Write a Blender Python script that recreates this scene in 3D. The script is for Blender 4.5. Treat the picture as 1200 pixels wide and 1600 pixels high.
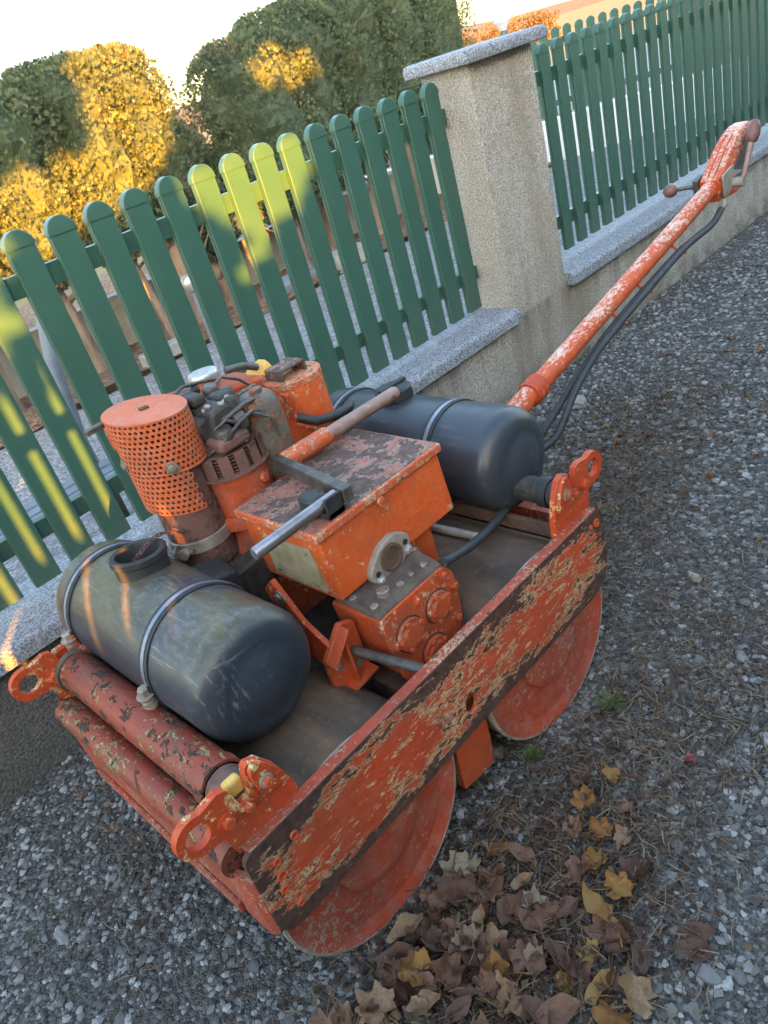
import bpy, bmesh, math, random
import numpy as np
from mathutils import Vector, Matrix

for o in list(bpy.data.objects): bpy.data.objects.remove(o)
random.seed(7); RNG = np.random.default_rng(11)
scn = bpy.context.scene
COL = scn.collection
R = math.radians

# ------------------------------------------------------------------ camera
YAW, PITCH, ROLL = 0.65555, 0.51301, -0.30359
CAM = Vector((-2.7656, -2.3834, 1.5922))
fw = Vector((math.sin(YAW)*math.cos(PITCH), math.cos(YAW)*math.cos(PITCH), -math.sin(PITCH)))
r0 = Vector((math.cos(YAW), -math.sin(YAW), 0)); u0 = r0.cross(fw)
rr = r0*math.cos(ROLL)+u0*math.sin(ROLL); uu = -r0*math.sin(ROLL)+u0*math.cos(ROLL)
cd = bpy.data.cameras.new('camera'); cam = bpy.data.objects.new('camera', cd); COL.objects.link(cam)
cd.sensor_fit = 'VERTICAL'; cd.sensor_height = 24; cd.sensor_width = 18; cd.lens = 18.0
cd.clip_start = .02; cd.clip_end = 3000
M = Matrix((rr, uu, -fw)).transposed().to_4x4(); M.translation = CAM
cam.matrix_world = M
scn.camera = cam
scn.render.resolution_x, scn.render.resolution_y = 768, 1024

# ------------------------------------------------------------------ light
SUN_AZ = Vector((-0.56, -0.83)).normalized()          # horizontal direction towards the sun
SUN_EL = R(9.0)
SDIR = Vector((SUN_AZ.x*math.cos(SUN_EL), SUN_AZ.y*math.cos(SUN_EL), math.sin(SUN_EL)))
w = bpy.data.worlds.new('World'); scn.world = w; w.use_nodes = True
nt = w.node_tree; nt.nodes.clear()
sky = nt.nodes.new('ShaderNodeTexSky'); sky.sky_type = 'NISHITA'; sky.sun_disc = False
sky.sun_elevation = SUN_EL; sky.sun_rotation = math.atan2(SUN_AZ.x, SUN_AZ.y)
sky.air_density = 1.0; sky.dust_density = 1.6; sky.ozone_density = .6
bg = nt.nodes.new('ShaderNodeBackground'); bg.inputs[1].default_value = 0.15
wo = nt.nodes.new('ShaderNodeOutputWorld')
nt.links.new(sky.outputs[0], bg.inputs[0]); nt.links.new(bg.outputs[0], wo.inputs[0])
sl = bpy.data.lights.new('sun', 'SUN'); sl.energy = 5.0; sl.angle = R(0.4); sl.color = (1.0, .37, .02)
so = bpy.data.objects.new('sun', sl); COL.objects.link(so)
so.rotation_euler = (-SDIR).to_track_quat('-Z', 'Y').to_euler(); so.location = (-4, -6, 5)
vs = scn.view_settings
vs.view_transform = 'Standard'; vs.look = 'None'; vs.gamma = 1; vs.use_curve_mapping = False
vs.exposure = 3.45

# ------------------------------------------------------------------ materials
MATS = {}
class NT:
    def __init__(s, name):
        s.m = bpy.data.materials.new(name); s.m.use_nodes = True
        s.t = s.m.node_tree; s.t.nodes.clear()
        s.out = s.n('ShaderNodeOutputMaterial'); s.b = s.n('ShaderNodeBsdfPrincipled')
        s.l(s.b.outputs[0], s.out.inputs[0]); MATS[name] = s.m
        s.tc = s.n('ShaderNodeTexCoord')
    def n(s, k, **kw):
        x = s.t.nodes.new(k)
        for a, v in kw.items(): setattr(x, a, v)
        return x
    def l(s, a, b): s.t.links.new(a, b)
    def put(s, inp, v):
        if hasattr(v, 'links') or hasattr(v, 'is_linked'): s.l(v, inp)
        else: inp.default_value = v
    def mapping(s, scale=(1, 1, 1), rot=(0, 0, 0), src='Object'):
        m = s.n('ShaderNodeMapping'); s.l(s.tc.outputs[src], m.inputs[0])
        m.inputs['Scale'].default_value = scale; m.inputs['Rotation'].default_value = rot
        return m.outputs[0]
    def noise(s, vec, scale, detail=6, rough=.6, dist=0):
        x = s.n('ShaderNodeTexNoise'); s.l(vec, x.inputs['Vector'])
        x.inputs['Scale'].default_value = scale; x.inputs['Detail'].default_value = detail
        x.inputs['Roughness'].default_value = rough; x.inputs['Distortion'].default_value = dist
        return x.outputs[0]
    def vor(s, vec, scale, feature='F1', out='Distance', rand=1):
        x = s.n('ShaderNodeTexVoronoi', feature=feature); s.l(vec, x.inputs['Vector'])
        x.inputs['Scale'].default_value = scale; x.inputs['Randomness'].default_value = rand
        return x.outputs[out]
    def ramp(s, fac, stops, interp='LINEAR'):
        x = s.n('ShaderNodeValToRGB'); x.color_ramp.interpolation = interp
        s.l(fac, x.inputs[0]); e = x.color_ramp.elements
        while len(e) < len(stops): e.new(.5)
        for i, (p, c) in enumerate(stops):
            e[i].position = p; e[i].color = (c[0], c[1], c[2], 1) if not isinstance(c, (int, float)) else (c, c, c, 1)
        return x.outputs[0]
    def mix(s, fac, a, b, mode='MIX'):
        x = s.n('ShaderNodeMix', data_type='RGBA', blend_type=mode)
        s.put(x.inputs[0], fac)
        for i, v in ((6, a), (7, b)):
            if isinstance(v, tuple): x.inputs[i].default_value = (*v[:3], 1)
            else: s.l(v, x.inputs[i])
        return x.outputs[2]
    def math(s, op, a, b=None, clamp=False):
        x = s.n('ShaderNodeMath', operation=op, use_clamp=clamp); s.put(x.inputs[0], a)
        if b is not None: s.put(x.inputs[1], b)
        return x.outputs[0]
    def sep(s, vec):
        x = s.n('ShaderNodeSeparateXYZ'); s.l(vec, x.inputs[0]); return x.outputs
    def bump(s, h, strength=.3, dist=.01, prev=None):
        x = s.n('ShaderNodeBump'); x.inputs['Strength'].default_value = strength; x.inputs['Distance'].default_value = dist
        s.l(h, x.inputs['Height'])
        if prev is not None: s.l(prev, x.inputs['Normal'])
        return x.outputs[0]
    def rnd(s):
        return s.n('ShaderNodeObjectInfo').outputs['Random']
    def fin(s, color, rough=.6, normal=None, metal=0, spec=None):
        if isinstance(color, tuple): s.b.inputs['Base Color'].default_value = (*color, 1)
        else: s.l(color, s.b.inputs['Base Color'])
        s.put(s.b.inputs['Roughness'], rough); s.put(s.b.inputs['Metallic'], metal)
        if spec is not None: s.b.inputs['Specular IOR Level'].default_value = spec
        if normal is not None: s.l(normal, s.b.inputs['Normal'])
        return s.m

def lerp3(a, k): return tuple(min(1, x*k) for x in a)

def peeling(name, paint, primer=(.55, .47, .30), rust=(.075, .035, .024), scale=11, stretch=(1, 1, 1), t=.56, rim=.035,
            dirt=.25, rot=(0, 0, 0), edge=None, second=(.45, .16, .13), bumpk=.6, fleck=0, fs=38, fr=.10, upw=0):
    """paint flaking off in layers: paint over primer over rusty steel, plus small chips (fleck)"""
    s = NT(name); v = s.mapping(stretch, rot); vi = s.mapping()
    nA = s.noise(v, scale, 10, .66, .35); nB = s.noise(v, scale*5, 6, .65); nL = s.noise(vi, 2.6, 3, .5)
    h = s.math('ADD', s.math('MULTIPLY', nA, .62), s.math('ADD', s.math('MULTIPLY', nB, .24), s.math('MULTIPLY', nL, .14)))
    if edge is not None:                       # (axis, centre, half, gain): paint worn off towards the rims of the part
        for ax, c, hf, g, pw in edge:
            e = s.math('DIVIDE', s.math('ABSOLUTE', s.math('SUBTRACT', s.sep(vi)[ax], c)), hf)
            e = s.math('POWER', e, pw); h = s.math('ADD', h, s.math('MULTIPLY', e, g))
    rustm = s.ramp(h, [(t, 0), (t+.006, 1)]); primm = s.ramp(h, [(t-rim, 0), (t-rim+.008, 1)])
    fade = s.ramp(s.noise(v, scale*1.7, 6, .65), [(.42, 0), (.66, 1)])
    p = s.mix(s.math('MULTIPLY', fade, .55), paint, second)
    p = s.mix(s.ramp(s.noise(vi, 90, 4), [(.35, .3), (.5, 0)]), p, lerp3(paint, .5))
    pm = s.ramp(s.noise(v, scale*2.4, 3), [(.45, 0), (.55, 1)])
    prim = s.mix(pm, primer, s.mix(.5, lerp3(paint, .75), primer))
    r = s.mix(s.ramp(s.noise(vi, 45, 6, .7), [(.35, 0), (.7, 1)]), lerp3(rust, .65), lerp3(rust, 1.9))
    c = s.mix(primm, p, prim); c = s.mix(rustm, c, r)
    hgt = s.math('SUBTRACT', 1.0, primm)
    if fleck:
        fn_ = s.noise(v, fs, 8, .7, .3); zone = s.noise(vi, 6, 4, .55)
        fh = s.math('ADD', fn_, s.math('MULTIPLY', s.math('SUBTRACT', zone, .5), .55))
        if upw:
            fh = s.math('ADD', fh, s.math('MULTIPLY', s.sep(s.n('ShaderNodeNewGeometry').outputs['Normal'])[2], upw))
        f1 = s.ramp(fh, [(.62-fleck, 0), (.63-fleck, 1)]); f2 = s.ramp(fh, [(.62+fr-fleck, 0), (.625+fr-fleck, 1)])
        f3 = s.noise(v, fs*.6, 5, .6)
        chip = s.mix(s.ramp(f3, [(.47, 0), (.53, 1)]), primer, s.mix(.5, second, primer))
        chip = s.mix(f2, chip, r); c = s.mix(s.math('MULTIPLY', f1, s.math('SUBTRACT', 1.0, rustm)), c, chip)
        hgt = s.math('SUBTRACT', hgt, s.math('MULTIPLY', f1, .8))
    dm = s.math('MULTIPLY', s.ramp(s.noise(vi, 7, 6, .65), [(.45, 0), (.75, 1)]), dirt)
    c = s.mix(dm, c, (.07, .052, .042))
    b = s.bump(hgt, bumpk, .002)
    b = s.bump(s.math('SUBTRACT', 1.0, rustm), bumpk, .0014, b)
    b = s.bump(s.noise(vi, 120, 5), .28, .002, b)
    ro = s.ramp(rustm, [(0, .50), (1, .85)])
    return s.fin(c, ro, b, 0, .3)

peeling('rail_paint', (.46, .058, .018), stretch=(.36, 1, 1), scale=34, t=.60, rim=.022, edge=((2, .41, .118, .20, 2.2), (0, -1.96, .585, .11, 9)), dirt=.35, fleck=.085, fs=80, fr=.07, second=(.46, .115, .065), primer=(.55, .40, .22), rust=(.062, .029, .021))
peeling('frame_paint', (.34, .052, .024), scale=34, t=.585, rim=.02, dirt=.5, fleck=.05, fs=80, second=(.33, .10, .07), primer=(.44, .30, .2), rust=(.06, .03, .023))
peeling('tube_paint', (.235, .040, .022), scale=30, stretch=(1, .7, 1), t=.565, rim=.010, dirt=.6, primer=(.36, .31, .15), fleck=.035, fs=60, fr=.06, second=(.20, .055, .036), rust=(.045, .026, .02), bumpk=1.0)
peeling('ear_paint', (.46, .055, .014), scale=22, t=.655, rim=.05, primer=(.58, .44, .20), dirt=.35, fleck=.015, fs=45, second=(.42, .085, .03), rust=(.075, .036, .024))
peeling('box_paint', (.56, .088, .016), scale=14, t=.625, rim=.022, dirt=.45, second=(.55, .145, .06), fleck=-.02, fs=50, fr=.06)
peeling('lid_paint', (.26, .085, .055), scale=16, t=.50, rim=.03, rust=(.085, .056, .046), primer=(.30, .21, .17), dirt=.5, fleck=.08, fs=80)
peeling('lid_rim_paint', (.50, .092, .026), scale=30, t=.575, rim=.05, primer=(.56, .34, .2), dirt=.25, fleck=.05, fs=90, rust=(.08, .04, .028))
peeling('engine_paint', (.42, .070, .020), scale=11, t=.60, rim=.01, dirt=1.0, rust=(.05, .03, .022), fleck=-.03, fs=50)
peeling('gear_paint', (.48, .074, .020), scale=16, t=.635, rim=.012, dirt=.55, fleck=-.02, fs=70, second=(.42, .09, .036), rust=(.07, .035, .025))
peeling('drum_face_paint', (.37, .058, .027), scale=16, t=.62, rim=.012, dirt=.6, second=(.37, .155, .12), fleck=.035, fs=75, primer=(.36, .25, .2), rust=(.08, .042, .03))
peeling('bar_paint', (.54, .078, .018), scale=30, stretch=(.5, 1, 1), t=.655, rim=.02, primer=(.62, .45, .37), rust=(.10, .05, .04), dirt=.2, fleck=-.005, fs=110, fr=.34, second=(.56, .15, .07), upw=.12)
peeling('muffler_rust', (.16, .08, .065), scale=12, t=.5, rim=.02, primer=(.12, .07, .06), second=(.12, .065, .055), dirt=.4)
peeling('shield_paint', (.50, .105, .036), scale=22, t=.645, rim=.01, second=(.47, .18, .11), dirt=.55, rust=(.07, .035, .022))
peeling('grey_flaky', (.15, .128, .105), scale=26, t=.545, rim=.012, rust=(.30, .085, .03), primer=(.05, .04, .035), second=(.055, .047, .04), dirt=.6, fs=45, fleck=.03)

def simple(name, c1, c2, scale=20, rough=.6, metal=0, bump=.2, bd=.003, stretch=(1, 1, 1), lo=.35, hi=.65):
    s = NT(name); v = s.mapping(stretch); n = s.noise(v, scale, 7, .65)
    c = s.mix(s.ramp(n, [(lo, 0), (hi, 1)]), c1, c2)
    return s.fin(c, rough, s.bump(s.noise(v, scale*3, 5), bump, bd), metal)
simple('bare_rust', (.055, .032, .024), (.13, .075, .05), 24, .85)
simple('cap_dust', (.050, .036, .028), (.13, .095, .072), 16, .9, 0, .5)
simple('plug_rust', (.10, .055, .045), (.20, .13, .115), 30, .9, 0, .8, .006)
simple('bolt_metal', (.20, .13, .10), (.36, .3, .26), 60, .55, .6)
simple('steel_rod', (.16, .13, .13), (.40, .38, .40), 18, .36, .85, stretch=(.3, 1, 1))
simple('steel_dark', (.06, .052, .048), (.14, .125, .115), 24, .55, .5)
simple('steel_pipe', (.20, .12, .10), (.34, .23, .19), 18, .6, .3)
simple('strap_steel', (.17, .19, .24), (.28, .30, .36), 30, .42, .6)
simple('clamp_steel', (.20, .16, .125), (.38, .33, .28), 30, .55, .4)
simple('rubber', (.012, .013, .014), (.028, .028, .028), 40, .6)
simple('hose_rubber', (.022, .024, .027), (.04, .042, .045), 40, .55)
simple('grease_black', (.018, .016, .014), (.055, .048, .042), 30, .7, 0, .6, .006)
simple('cream_plate', (.19, .155, .08), (.36, .30, .17), 20, .6)
simple('yellow_paint', (.55, .30, .05), (.68, .45, .12), 25, .6)
simple('alu_cap', (.42, .42, .42), (.62, .61, .6), 40, .4, .7)
simple('knob_brown', (.12, .05, .04), (.19, .085, .075), 40, .5)
simple('galv_pipe', (.22, .21, .19), (.36, .34, .31), 30, .5, .4)
simple('flange_grey', (.20, .17, .14), (.34, .29, .24), 26, .7, .2)
simple('trunk_bark', (.10, .07, .05), (.30, .22, .165), 9, .95, 0, .9, .02, (1, 1, .22))
simple('white_paint', (.5, .52, .56), (.58, .6, .63), 5, .5)
simple('slate_grey', (.10, .115, .135), (.17, .19, .215), 8, .6)
simple('far_rock', (.20, .19, .17), (.32, .30, .27), 5, .8)
simple('roof_tile', (.28, .10, .06), (.40, .17, .1), 9, .8)
simple('plaster_far', (.25, .22, .19), (.3, .27, .22), 4, .8)

def drum_shell():
    s = NT('drum_shell'); v = s.mapping((1, .35, 1)); vi = s.mapping()
    n = s.noise(v, 9, 8, .65); f = s.noise(vi, 70, 6, .7)
    c = s.ramp(n, [(.3, (.030, .021, .015)), (.5, (.075, .048, .031)), (.62, (.13, .075, .04)), (.75, (.21, .11, .05))])
    c = s.mix(s.ramp(f, [(.58, 0), (.72, .5)]), c, (.20, .165, .14))
    return s.fin(c, .78, s.bump(f, .4, .003))
drum_shell()

def tank_plastic(name, algae):
    s = NT(name); vi = s.mapping(); geo = s.n('ShaderNodeNewGeometry')
    sc = s.noise(s.mapping((1, 1, 1), (.3, .5, .2)), 3, 3); lines = s.noise(s.mapping((160, 6, 30), (.2, .6, .3)), 1.0, 4, .7)
    c = s.mix(s.ramp(s.noise(vi, 5, 5), [(.3, 0), (.7, 1)]), (.020, .025, .034), (.032, .039, .051))
    c = s.mix(s.math('MULTIPLY', s.ramp(lines, [(.56, 0), (.64, 1)]), s.ramp(sc, [(.46, 0), (.60, .5)])), c, (.20, .21, .22))
    if algae:
        yv = s.sep(vi)[1]; up = s.ramp(s.sep(geo.outputs['Normal'])[2], [(.45, 0), (.92, 1)])
        a = s.math('ADD', s.noise(s.mapping((1, .7, 1)), 5, 8, .7), s.math('MULTIPLY', s.noise(vi, 130, 6, .8), .40))
        am = s.math('MULTIPLY', s.ramp(a, [(.56, 0), (.80, .75)]), up)
        c = s.mix(am, c, (.125, .098, .028))
        dm = s.math('MULTIPLY', s.ramp(s.noise(s.mapping((1, .5, 1)), 75, 9, .8), [(.50, 0), (.58, .55)]), up)
        c = s.mix(dm, c, (.12, .13, .14))
        near = s.ramp(s.math('ADD', yv, 2.0), [(.74, 1), (.79, 0)])            # scuffed near end
        sl_ = s.noise(s.mapping((7, 40, 150), (.5, .2, .5)), 1.0, 5, .75); zn = s.noise(vi, 7, 3)
        sm = s.math('MULTIPLY', s.math('MULTIPLY', s.ramp(sl_, [(.56, 0), (.62, 1)]), s.ramp(zn, [(.48, 0), (.60, .6)])), near)
        c = s.mix(sm, c, (.24, .25, .26))
    r = s.ramp(s.noise(vi, 14, 5), [(.3, .30), (.7, .46)])
    return s.fin(c, r, s.bump(s.noise(vi, 25, 4), .10, .004))
tank_plastic('tank_plastic_algae', True); tank_plastic('tank_plastic', False)

def green_metal():
    s = NT('green_metal'); v = s.mapping(); n = s.noise(v, 6, 4)
    c = s.mix(s.ramp(n, [(.3, 0), (.7, 1)]), (.027, .086, .064), (.033, .098, .075))
    c = s.mix(s.math('MULTIPLY', s.rnd(), .18), c, (.04, .11, .09))
    c = s.mix(s.ramp(s.noise(v, 55, 6, .7), [(.60, 0), (.75, .35)]), c, (.11, .15, .12))
    low = s.math('MULTIPLY', s.ramp(s.sep(v)[2], [(.48, .7), (.75, 0)]), s.ramp(s.noise(v, 30, 6, .7), [(.40, 0), (.62, 1)]))     # splashed dirt near the foot
    c = s.mix(low, c, (.085, .10, .075))
    c = s.mix(s.ramp(s.noise(s.mapping((1, 1, .08)), 26, 5, .6), [(.52, 0), (.72, .30)]), c, (.075, .115, .09))
    return s.fin(c, s.ramp(s.noise(v, 9, 5), [(.3, .36), (.7, .55)]), s.bump(s.noise(v, 60, 3), .08, .001))
green_metal()

def render_plaster():
    s = NT('rough_render'); v = s.mapping(); st = s.mapping((1, 1, .3))
    g = s.vor(v, 100); n = s.noise(v, 130, 6, .85); n2 = s.noise(v, 48, 5, .8)
    c = s.mix(s.ramp(n, [(.40, 0), (.58, 1)]), (.27, .245, .21), (.75, .69, .60))
    c = s.mix(s.ramp(n2, [(.55, 0), (.70, .5)]), c, (.40, .35, .28))
    c = s.mix(s.ramp(s.noise(st, 2.4, 7, .62), [(.48, 0), (.66, .7)]), c, (.33, .26, .19))
    c = s.mix(s.ramp(s.noise(v, 5, 7, .7), [(.55, 0), (.75, .45)]), c, (.26, .21, .165))
    xyz = s.sep(v); z = xyz[2]
    drip = s.ramp(s.noise(s.mapping((1, 1, .10)), 9, 6, .65), [(.45, 0), (.66, 1)])
    under = s.math('MULTIPLY', s.ramp(z, [(.10, 0), (.40, .75), (.41, 0)]), drip)       # run-off stains below the coping
    c = s.mix(under, c, (.15, .13, .11))
    low = s.math('MULTIPLY', s.ramp(z, [(0.0, .9), (.18, 0)]), s.ramp(s.noise(v, 9, 6, .7), [(.35, 0), (.6, 1)]))
    c = s.mix(low, c, (.13, .115, .095))
    dirt_shade = s.math('MULTIPLY', s.ramp(s.math('MULTIPLY', xyz[0], -1.0), [(.55, 0), (1.0, .88)]), s.ramp(z, [(.40, 1), (.42, 0)]))  # left stretch of wall: aged dirt, with its shade painted in as dark grey
    c = s.mix(dirt_shade, c, s.mix(s.ramp(n, [(.40, 0), (.58, 1)]), (.06, .057, .052), (.17, .16, .145)))
    h = s.math('ADD', s.math('MULTIPLY', g, -1.0), n)
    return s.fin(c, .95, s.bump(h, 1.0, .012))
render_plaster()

def granite():
    s = NT('granite'); v = s.mapping(); g = s.vor(v, 210, out='Color'); n = s.noise(v, 260, 4, .8)
    val = s.math('ADD', s.math('MULTIPLY', s.sep(g)[0], .6), s.math('MULTIPLY', n, .5))
    c = s.ramp(val, [(.22, (.05, .055, .065)), (.45, (.155, .168, .195)), (.62, (.245, .26, .295)), (.9, (.40, .415, .45))])
    c = s.mix(s.ramp(s.noise(v, 3, 5), [(.5, 0), (.75, .35)]), c, (.15, .14, .12))
    return s.fin(c, .7, s.bump(n, .4, .003))
granite()

def ground_mats():
    s = NT('gravel_road'); v = s.mapping()
    g = s.vor(v, 70, out='Color'); d = s.vor(v, 70); g2 = s.vor(v, 190, out='Color'); d2 = s.vor(v, 190)
    c = s.ramp(s.sep(g)[0], [(0, (.036, .032, .028)), (.4, (.086, .080, .073)), (.75, (.145, .139, .130)), (.95, (.26, .25, .24))])
    c2 = s.ramp(s.sep(g2)[1], [(0, (.025, .021, .018)), (.5, (.06, .052, .045)), (1, (.13, .12, .108))])
    c = s.mix(s.ramp(s.noise(v, 40, 4), [(.42, 0), (.55, 1)]), c, c2)
    c = s.mix(s.ramp(s.noise(v, 2.2, 5, .6), [(.50, 0), (.66, .4)]), c, (.055, .042, .032))
    h = s.math('ADD', s.math('MULTIPLY', d, -1.0), s.math('MULTIPLY', d2, -.5))
    s.fin(c, .9, s.bump(h, .9, .012))
    s = NT('yard_gravel'); v = s.mapping()
    g = s.vor(v, 55, out='Color'); d = s.vor(v, 55)
    c = s.ramp(s.sep(g)[0], [(0, (.11, .107, .112)), (.5, (.21, .203, .21)), (1, (.33, .32, .325))])
    c = s.mix(s.ramp(s.noise(v, 1.3, 4), [(.45, 0), (.7, .4)]), c, (.17, .15, .14))
    s.fin(c, .9, s.bump(s.math('MULTIPLY', d, -1.0), .8, .012))
    s = NT('litter_soil'); v = s.mapping()
    g = s.vor(v, 45, out='Color')
    c = s.ramp(s.sep(g)[0], [(0, (.06, .035, .022)), (.5, (.17, .08, .045)), (.8, (.30, .14, .07)), (1, (.38, .26, .16))])
    c = s.mix(s.ramp(s.noise(v, 3, 4), [(.4, 0), (.7, .6)]), c, (.15, .11, .08))
    s.fin(c, .95, s.bump(s.vor(v, 45), .9, .02))
    s = NT('field'); v = s.mapping(); n = s.noise(v, .25, 6)
    s.fin(s.ramp(n, [(.3, (.10, .075, .02)), (.6, (.15, .11, .03)), (.8, (.07, .075, .02))]), .95)
    s = NT('hill_wood'); v = s.mapping(); n = s.noise(v, .22, 8, .7)
    c = s.ramp(n, [(.3, (.06, .04, .02)), (.5, (.11, .065, .03)), (.65, (.13, .09, .04)), (.8, (.07, .065, .03))])
    s.fin(c, .95, s.bump(n, 1, 2.5))
ground_mats()

def stone_mat(name, lo, mid, hi):
    s = NT(name); a = s.n('ShaderNodeAttribute', attribute_name='tint')
    c = s.ramp(a.outputs['Fac'], [(0, lo), (.55, mid), (1, hi)])
    n = s.noise(s.mapping(), 180, 5, .7)
    c = s.mix(s.ramp(n, [(.3, .35), (.6, 0)]), c, lo)
    return s.fin(c, .85, s.bump(n, .3, .002))
stone_mat('pebbles', (.060, .056, .051), (.155, .150, .143), (.34, .332, .322))

def obj_tint(name, stops, rough=.8, scale=60, veins=None, spec=.3):
    s = NT(name); v = s.mapping(); c = s.ramp(s.rnd(), stops); n = s.noise(v, scale, 5, .7)
    c = s.mix(s.ramp(n, [(.35, .45), (.6, 0)]), c, tuple(x*.45 for x in stops[0][1]))
    return s.fin(c, rough, s.bump(n, .35, .002), 0, spec)
obj_tint('loose_stone', [(0, (.12, .117, .115)), (.5, (.19, .187, .185)), (.85, (.29, .285, .28)), (1, (.32, .26, .20))])
obj_tint('leaf_brown', [(0, (.080, .038, .025)), (.4, (.135, .065, .040)), (.7, (.180, .088, .052)), (1, (.25, .15, .08))], .6, 16)
obj_tint('leaf_yellow', [(0, (.20, .085, .022)), (.5, (.24, .115, .03)), (1, (.27, .155, .05))], .65, 25)
obj_tint('leaf_pale', [(0, (.20, .14, .09)), (1, (.27, .21, .14))], .75, 25)
obj_tint('leaf_red', [(0, (.30, .045, .06)), (1, (.36, .06, .07))], .7)

def leafy(name, stops, rough=.7):
    s = NT(name); a = s.n('ShaderNodeAttribute', attribute_name='tint')
    c = s.ramp(a.outputs['Fac'], stops); s.fin(c, rough, None, 0, .25)
    tr = s.n('ShaderNodeBsdfTranslucent'); mx = s.n('ShaderNodeMixShader'); mx.inputs[0].default_value = .22
    s.l(c, tr.inputs[0]); s.l(s.b.outputs[0], mx.inputs[1]); s.l(tr.outputs[0], mx.inputs[2]); s.l(mx.outputs[0], s.out.inputs[0])
leafy('thuja_leaf', [(0, (.046, .072, .046)), (.45, (.098, .134, .080)), (.80, (.160, .196, .108)), (.9, (.19, .165, .09)), (1, (.24, .13, .09))])
leafy('litter', [(0, (.03, .018, .013)), (.5, (.075, .042, .028)), (.8, (.12, .07, .042)), (1, (.18, .12, .065))])
leafy('straw', [(0, (.05, .03, .022)), (.6, (.12, .075, .048)), (1, (.26, .19, .12))])
leafy('weed_green', [(0, (.045, .075, .02)), (1, (.13, .15, .04))])
leafy('autumn_leaf', [(0, (.07, .035, .014)), (.5, (.12, .065, .022)), (1, (.14, .10, .03))])

# ------------------------------------------------------------------ mesh helpers
class MB:
    def __init__(s): s.v = []; s.f = []
    def add(s, vs, fs):
        n = len(s.v); s.v += [tuple(x) for x in vs]; s.f += [tuple(i+n for i in f) for f in fs]; return s
    def box(s, x0, x1, y0, y1, z0, z1):
        return s.add([(x0, y0, z0), (x1, y0, z0), (x1, y1, z0), (x0, y1, z0), (x0, y0, z1), (x1, y0, z1), (x1, y1, z1), (x0, y1, z1)],
                     [(0, 3, 2, 1), (4, 5, 6, 7), (0, 1, 5, 4), (1, 2, 6, 5), (2, 3, 7, 6), (3, 0, 4, 7)])
    def loft(s, rings, cap=True):
        n = len(rings[0]); vs = [p for r in rings for p in r]; fs = []
        for k in range(len(rings)-1):
            for i in range(n):
                j = (i+1) % n; fs.append((k*n+i, k*n+j, (k+1)*n+j, (k+1)*n+i))
        if cap: fs += [tuple(range(n))[::-1], tuple(range((len(rings)-1)*n, len(rings)*n))]
        return s.add(vs, fs)
    def prism(s, poly, axis, a0, a1):
        def p(q, a):
            if axis == 'y': return (q[0], a, q[1])
            if axis == 'x': return (a, q[0], q[1])
            return (q[0], q[1], a)
        return s.loft([[p(q, a0) for q in poly], [p(q, a1) for q in poly]])
    def tube(s, pts, rad, n=12, cap=True):
        pts = [Vector(p) for p in pts]; rs = rad if isinstance(rad, (list, tuple)) else [rad]*len(pts)
        rings = []; prev = None
        for i, p in enumerate(pts):
            d = (pts[min(i+1, len(pts)-1)]-pts[max(i-1, 0)]).normalized()
            a = prev if prev is not None else (Vector((0, 0, 1)) if abs(d.z) < .9 else Vector((1, 0, 0)))
            b = d.cross(a).normalized(); a = b.cross(d).normalized(); prev = a
            rings.append([p+(a*math.cos(t)+b*math.sin(t))*rs[i] for t in [2*math.pi*k/n for k in range(n)]])
        return s.loft(rings, cap)
    def lathe(s, prof, c, axis=(0, 0, 1), n=32, a0=0):
        ax = Vector(axis).normalized(); t = Vector((1, 0, 0)) if abs(ax.x) < .9 else Vector((0, 1, 0))
        b = ax.cross(t).normalized(); t = b.cross(ax); c = Vector(c)
        return s.loft([[c+ax*h+(t*math.cos(a0+2*math.pi*k/n)+b*math.sin(a0+2*math.pi*k/n))*r for k in range(n)] for r, h in prof])
    def bolt(s, p, axis, r=.009, h=.008, washer=True):
        if washer: s.lathe([(r*1.55, -.001), (r*1.55, .002)], p, axis, 14)
        s.lathe([(r, .0), (r, h*.85), (r*.8, h)], p, axis, 6, random.random())
        return s
    def build(s, name, mat, parent=None, bevel=0, smooth=35, seg=2, offset=True):
        me = bpy.data.meshes.new(name); me.from_pydata(s.v, [], s.f); me.validate()
        bm = bmesh.new(); bm.from_mesh(me); bmesh.ops.recalc_face_normals(bm, faces=bm.faces); bm.to_mesh(me); bm.free()
        o = bpy.data.objects.new(name, me); COL.objects.link(o); me.materials.append(MATS[mat])
        if smooth:
            me.shade_smooth(); me.set_sharp_from_angle(angle=R(smooth))
        if bevel:
            m = o.modifiers.new('bevel', 'BEVEL'); m.width = bevel; m.segments = seg; m.limit_method = 'ANGLE'; m.angle_limit = R(40); m.harden_normals = False
        if parent is not None: attach(o, parent)
        return o
ROOTLOC = {}
def wloc(o):
    v = o.location.copy()
    while o.parent: o = o.parent; v += o.location
    return v
def attach(o, parent):
    o.parent = parent; o.location = o.location - wloc(parent)     # mesh stays in world coordinates
def thing(name, label, cat, loc, group=None):
    o = bpy.data.objects.new(name, None); COL.objects.link(o); o.location = loc
    o.empty_display_size = .1
    return tag(o, label, cat, group)
def tag(o, label, cat, group=None):
    o['label'] = label; o['category'] = cat
    if group: o['group'] = group
    return o
def struct(o): o['kind'] = 'structure'; return o
def recenter(o, p):
    """move a mesh's origin to p without moving the mesh in the world"""
    p = Vector(p); o.data.transform(Matrix.Translation(-p)); o.location = o.location+p; return o
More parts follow.
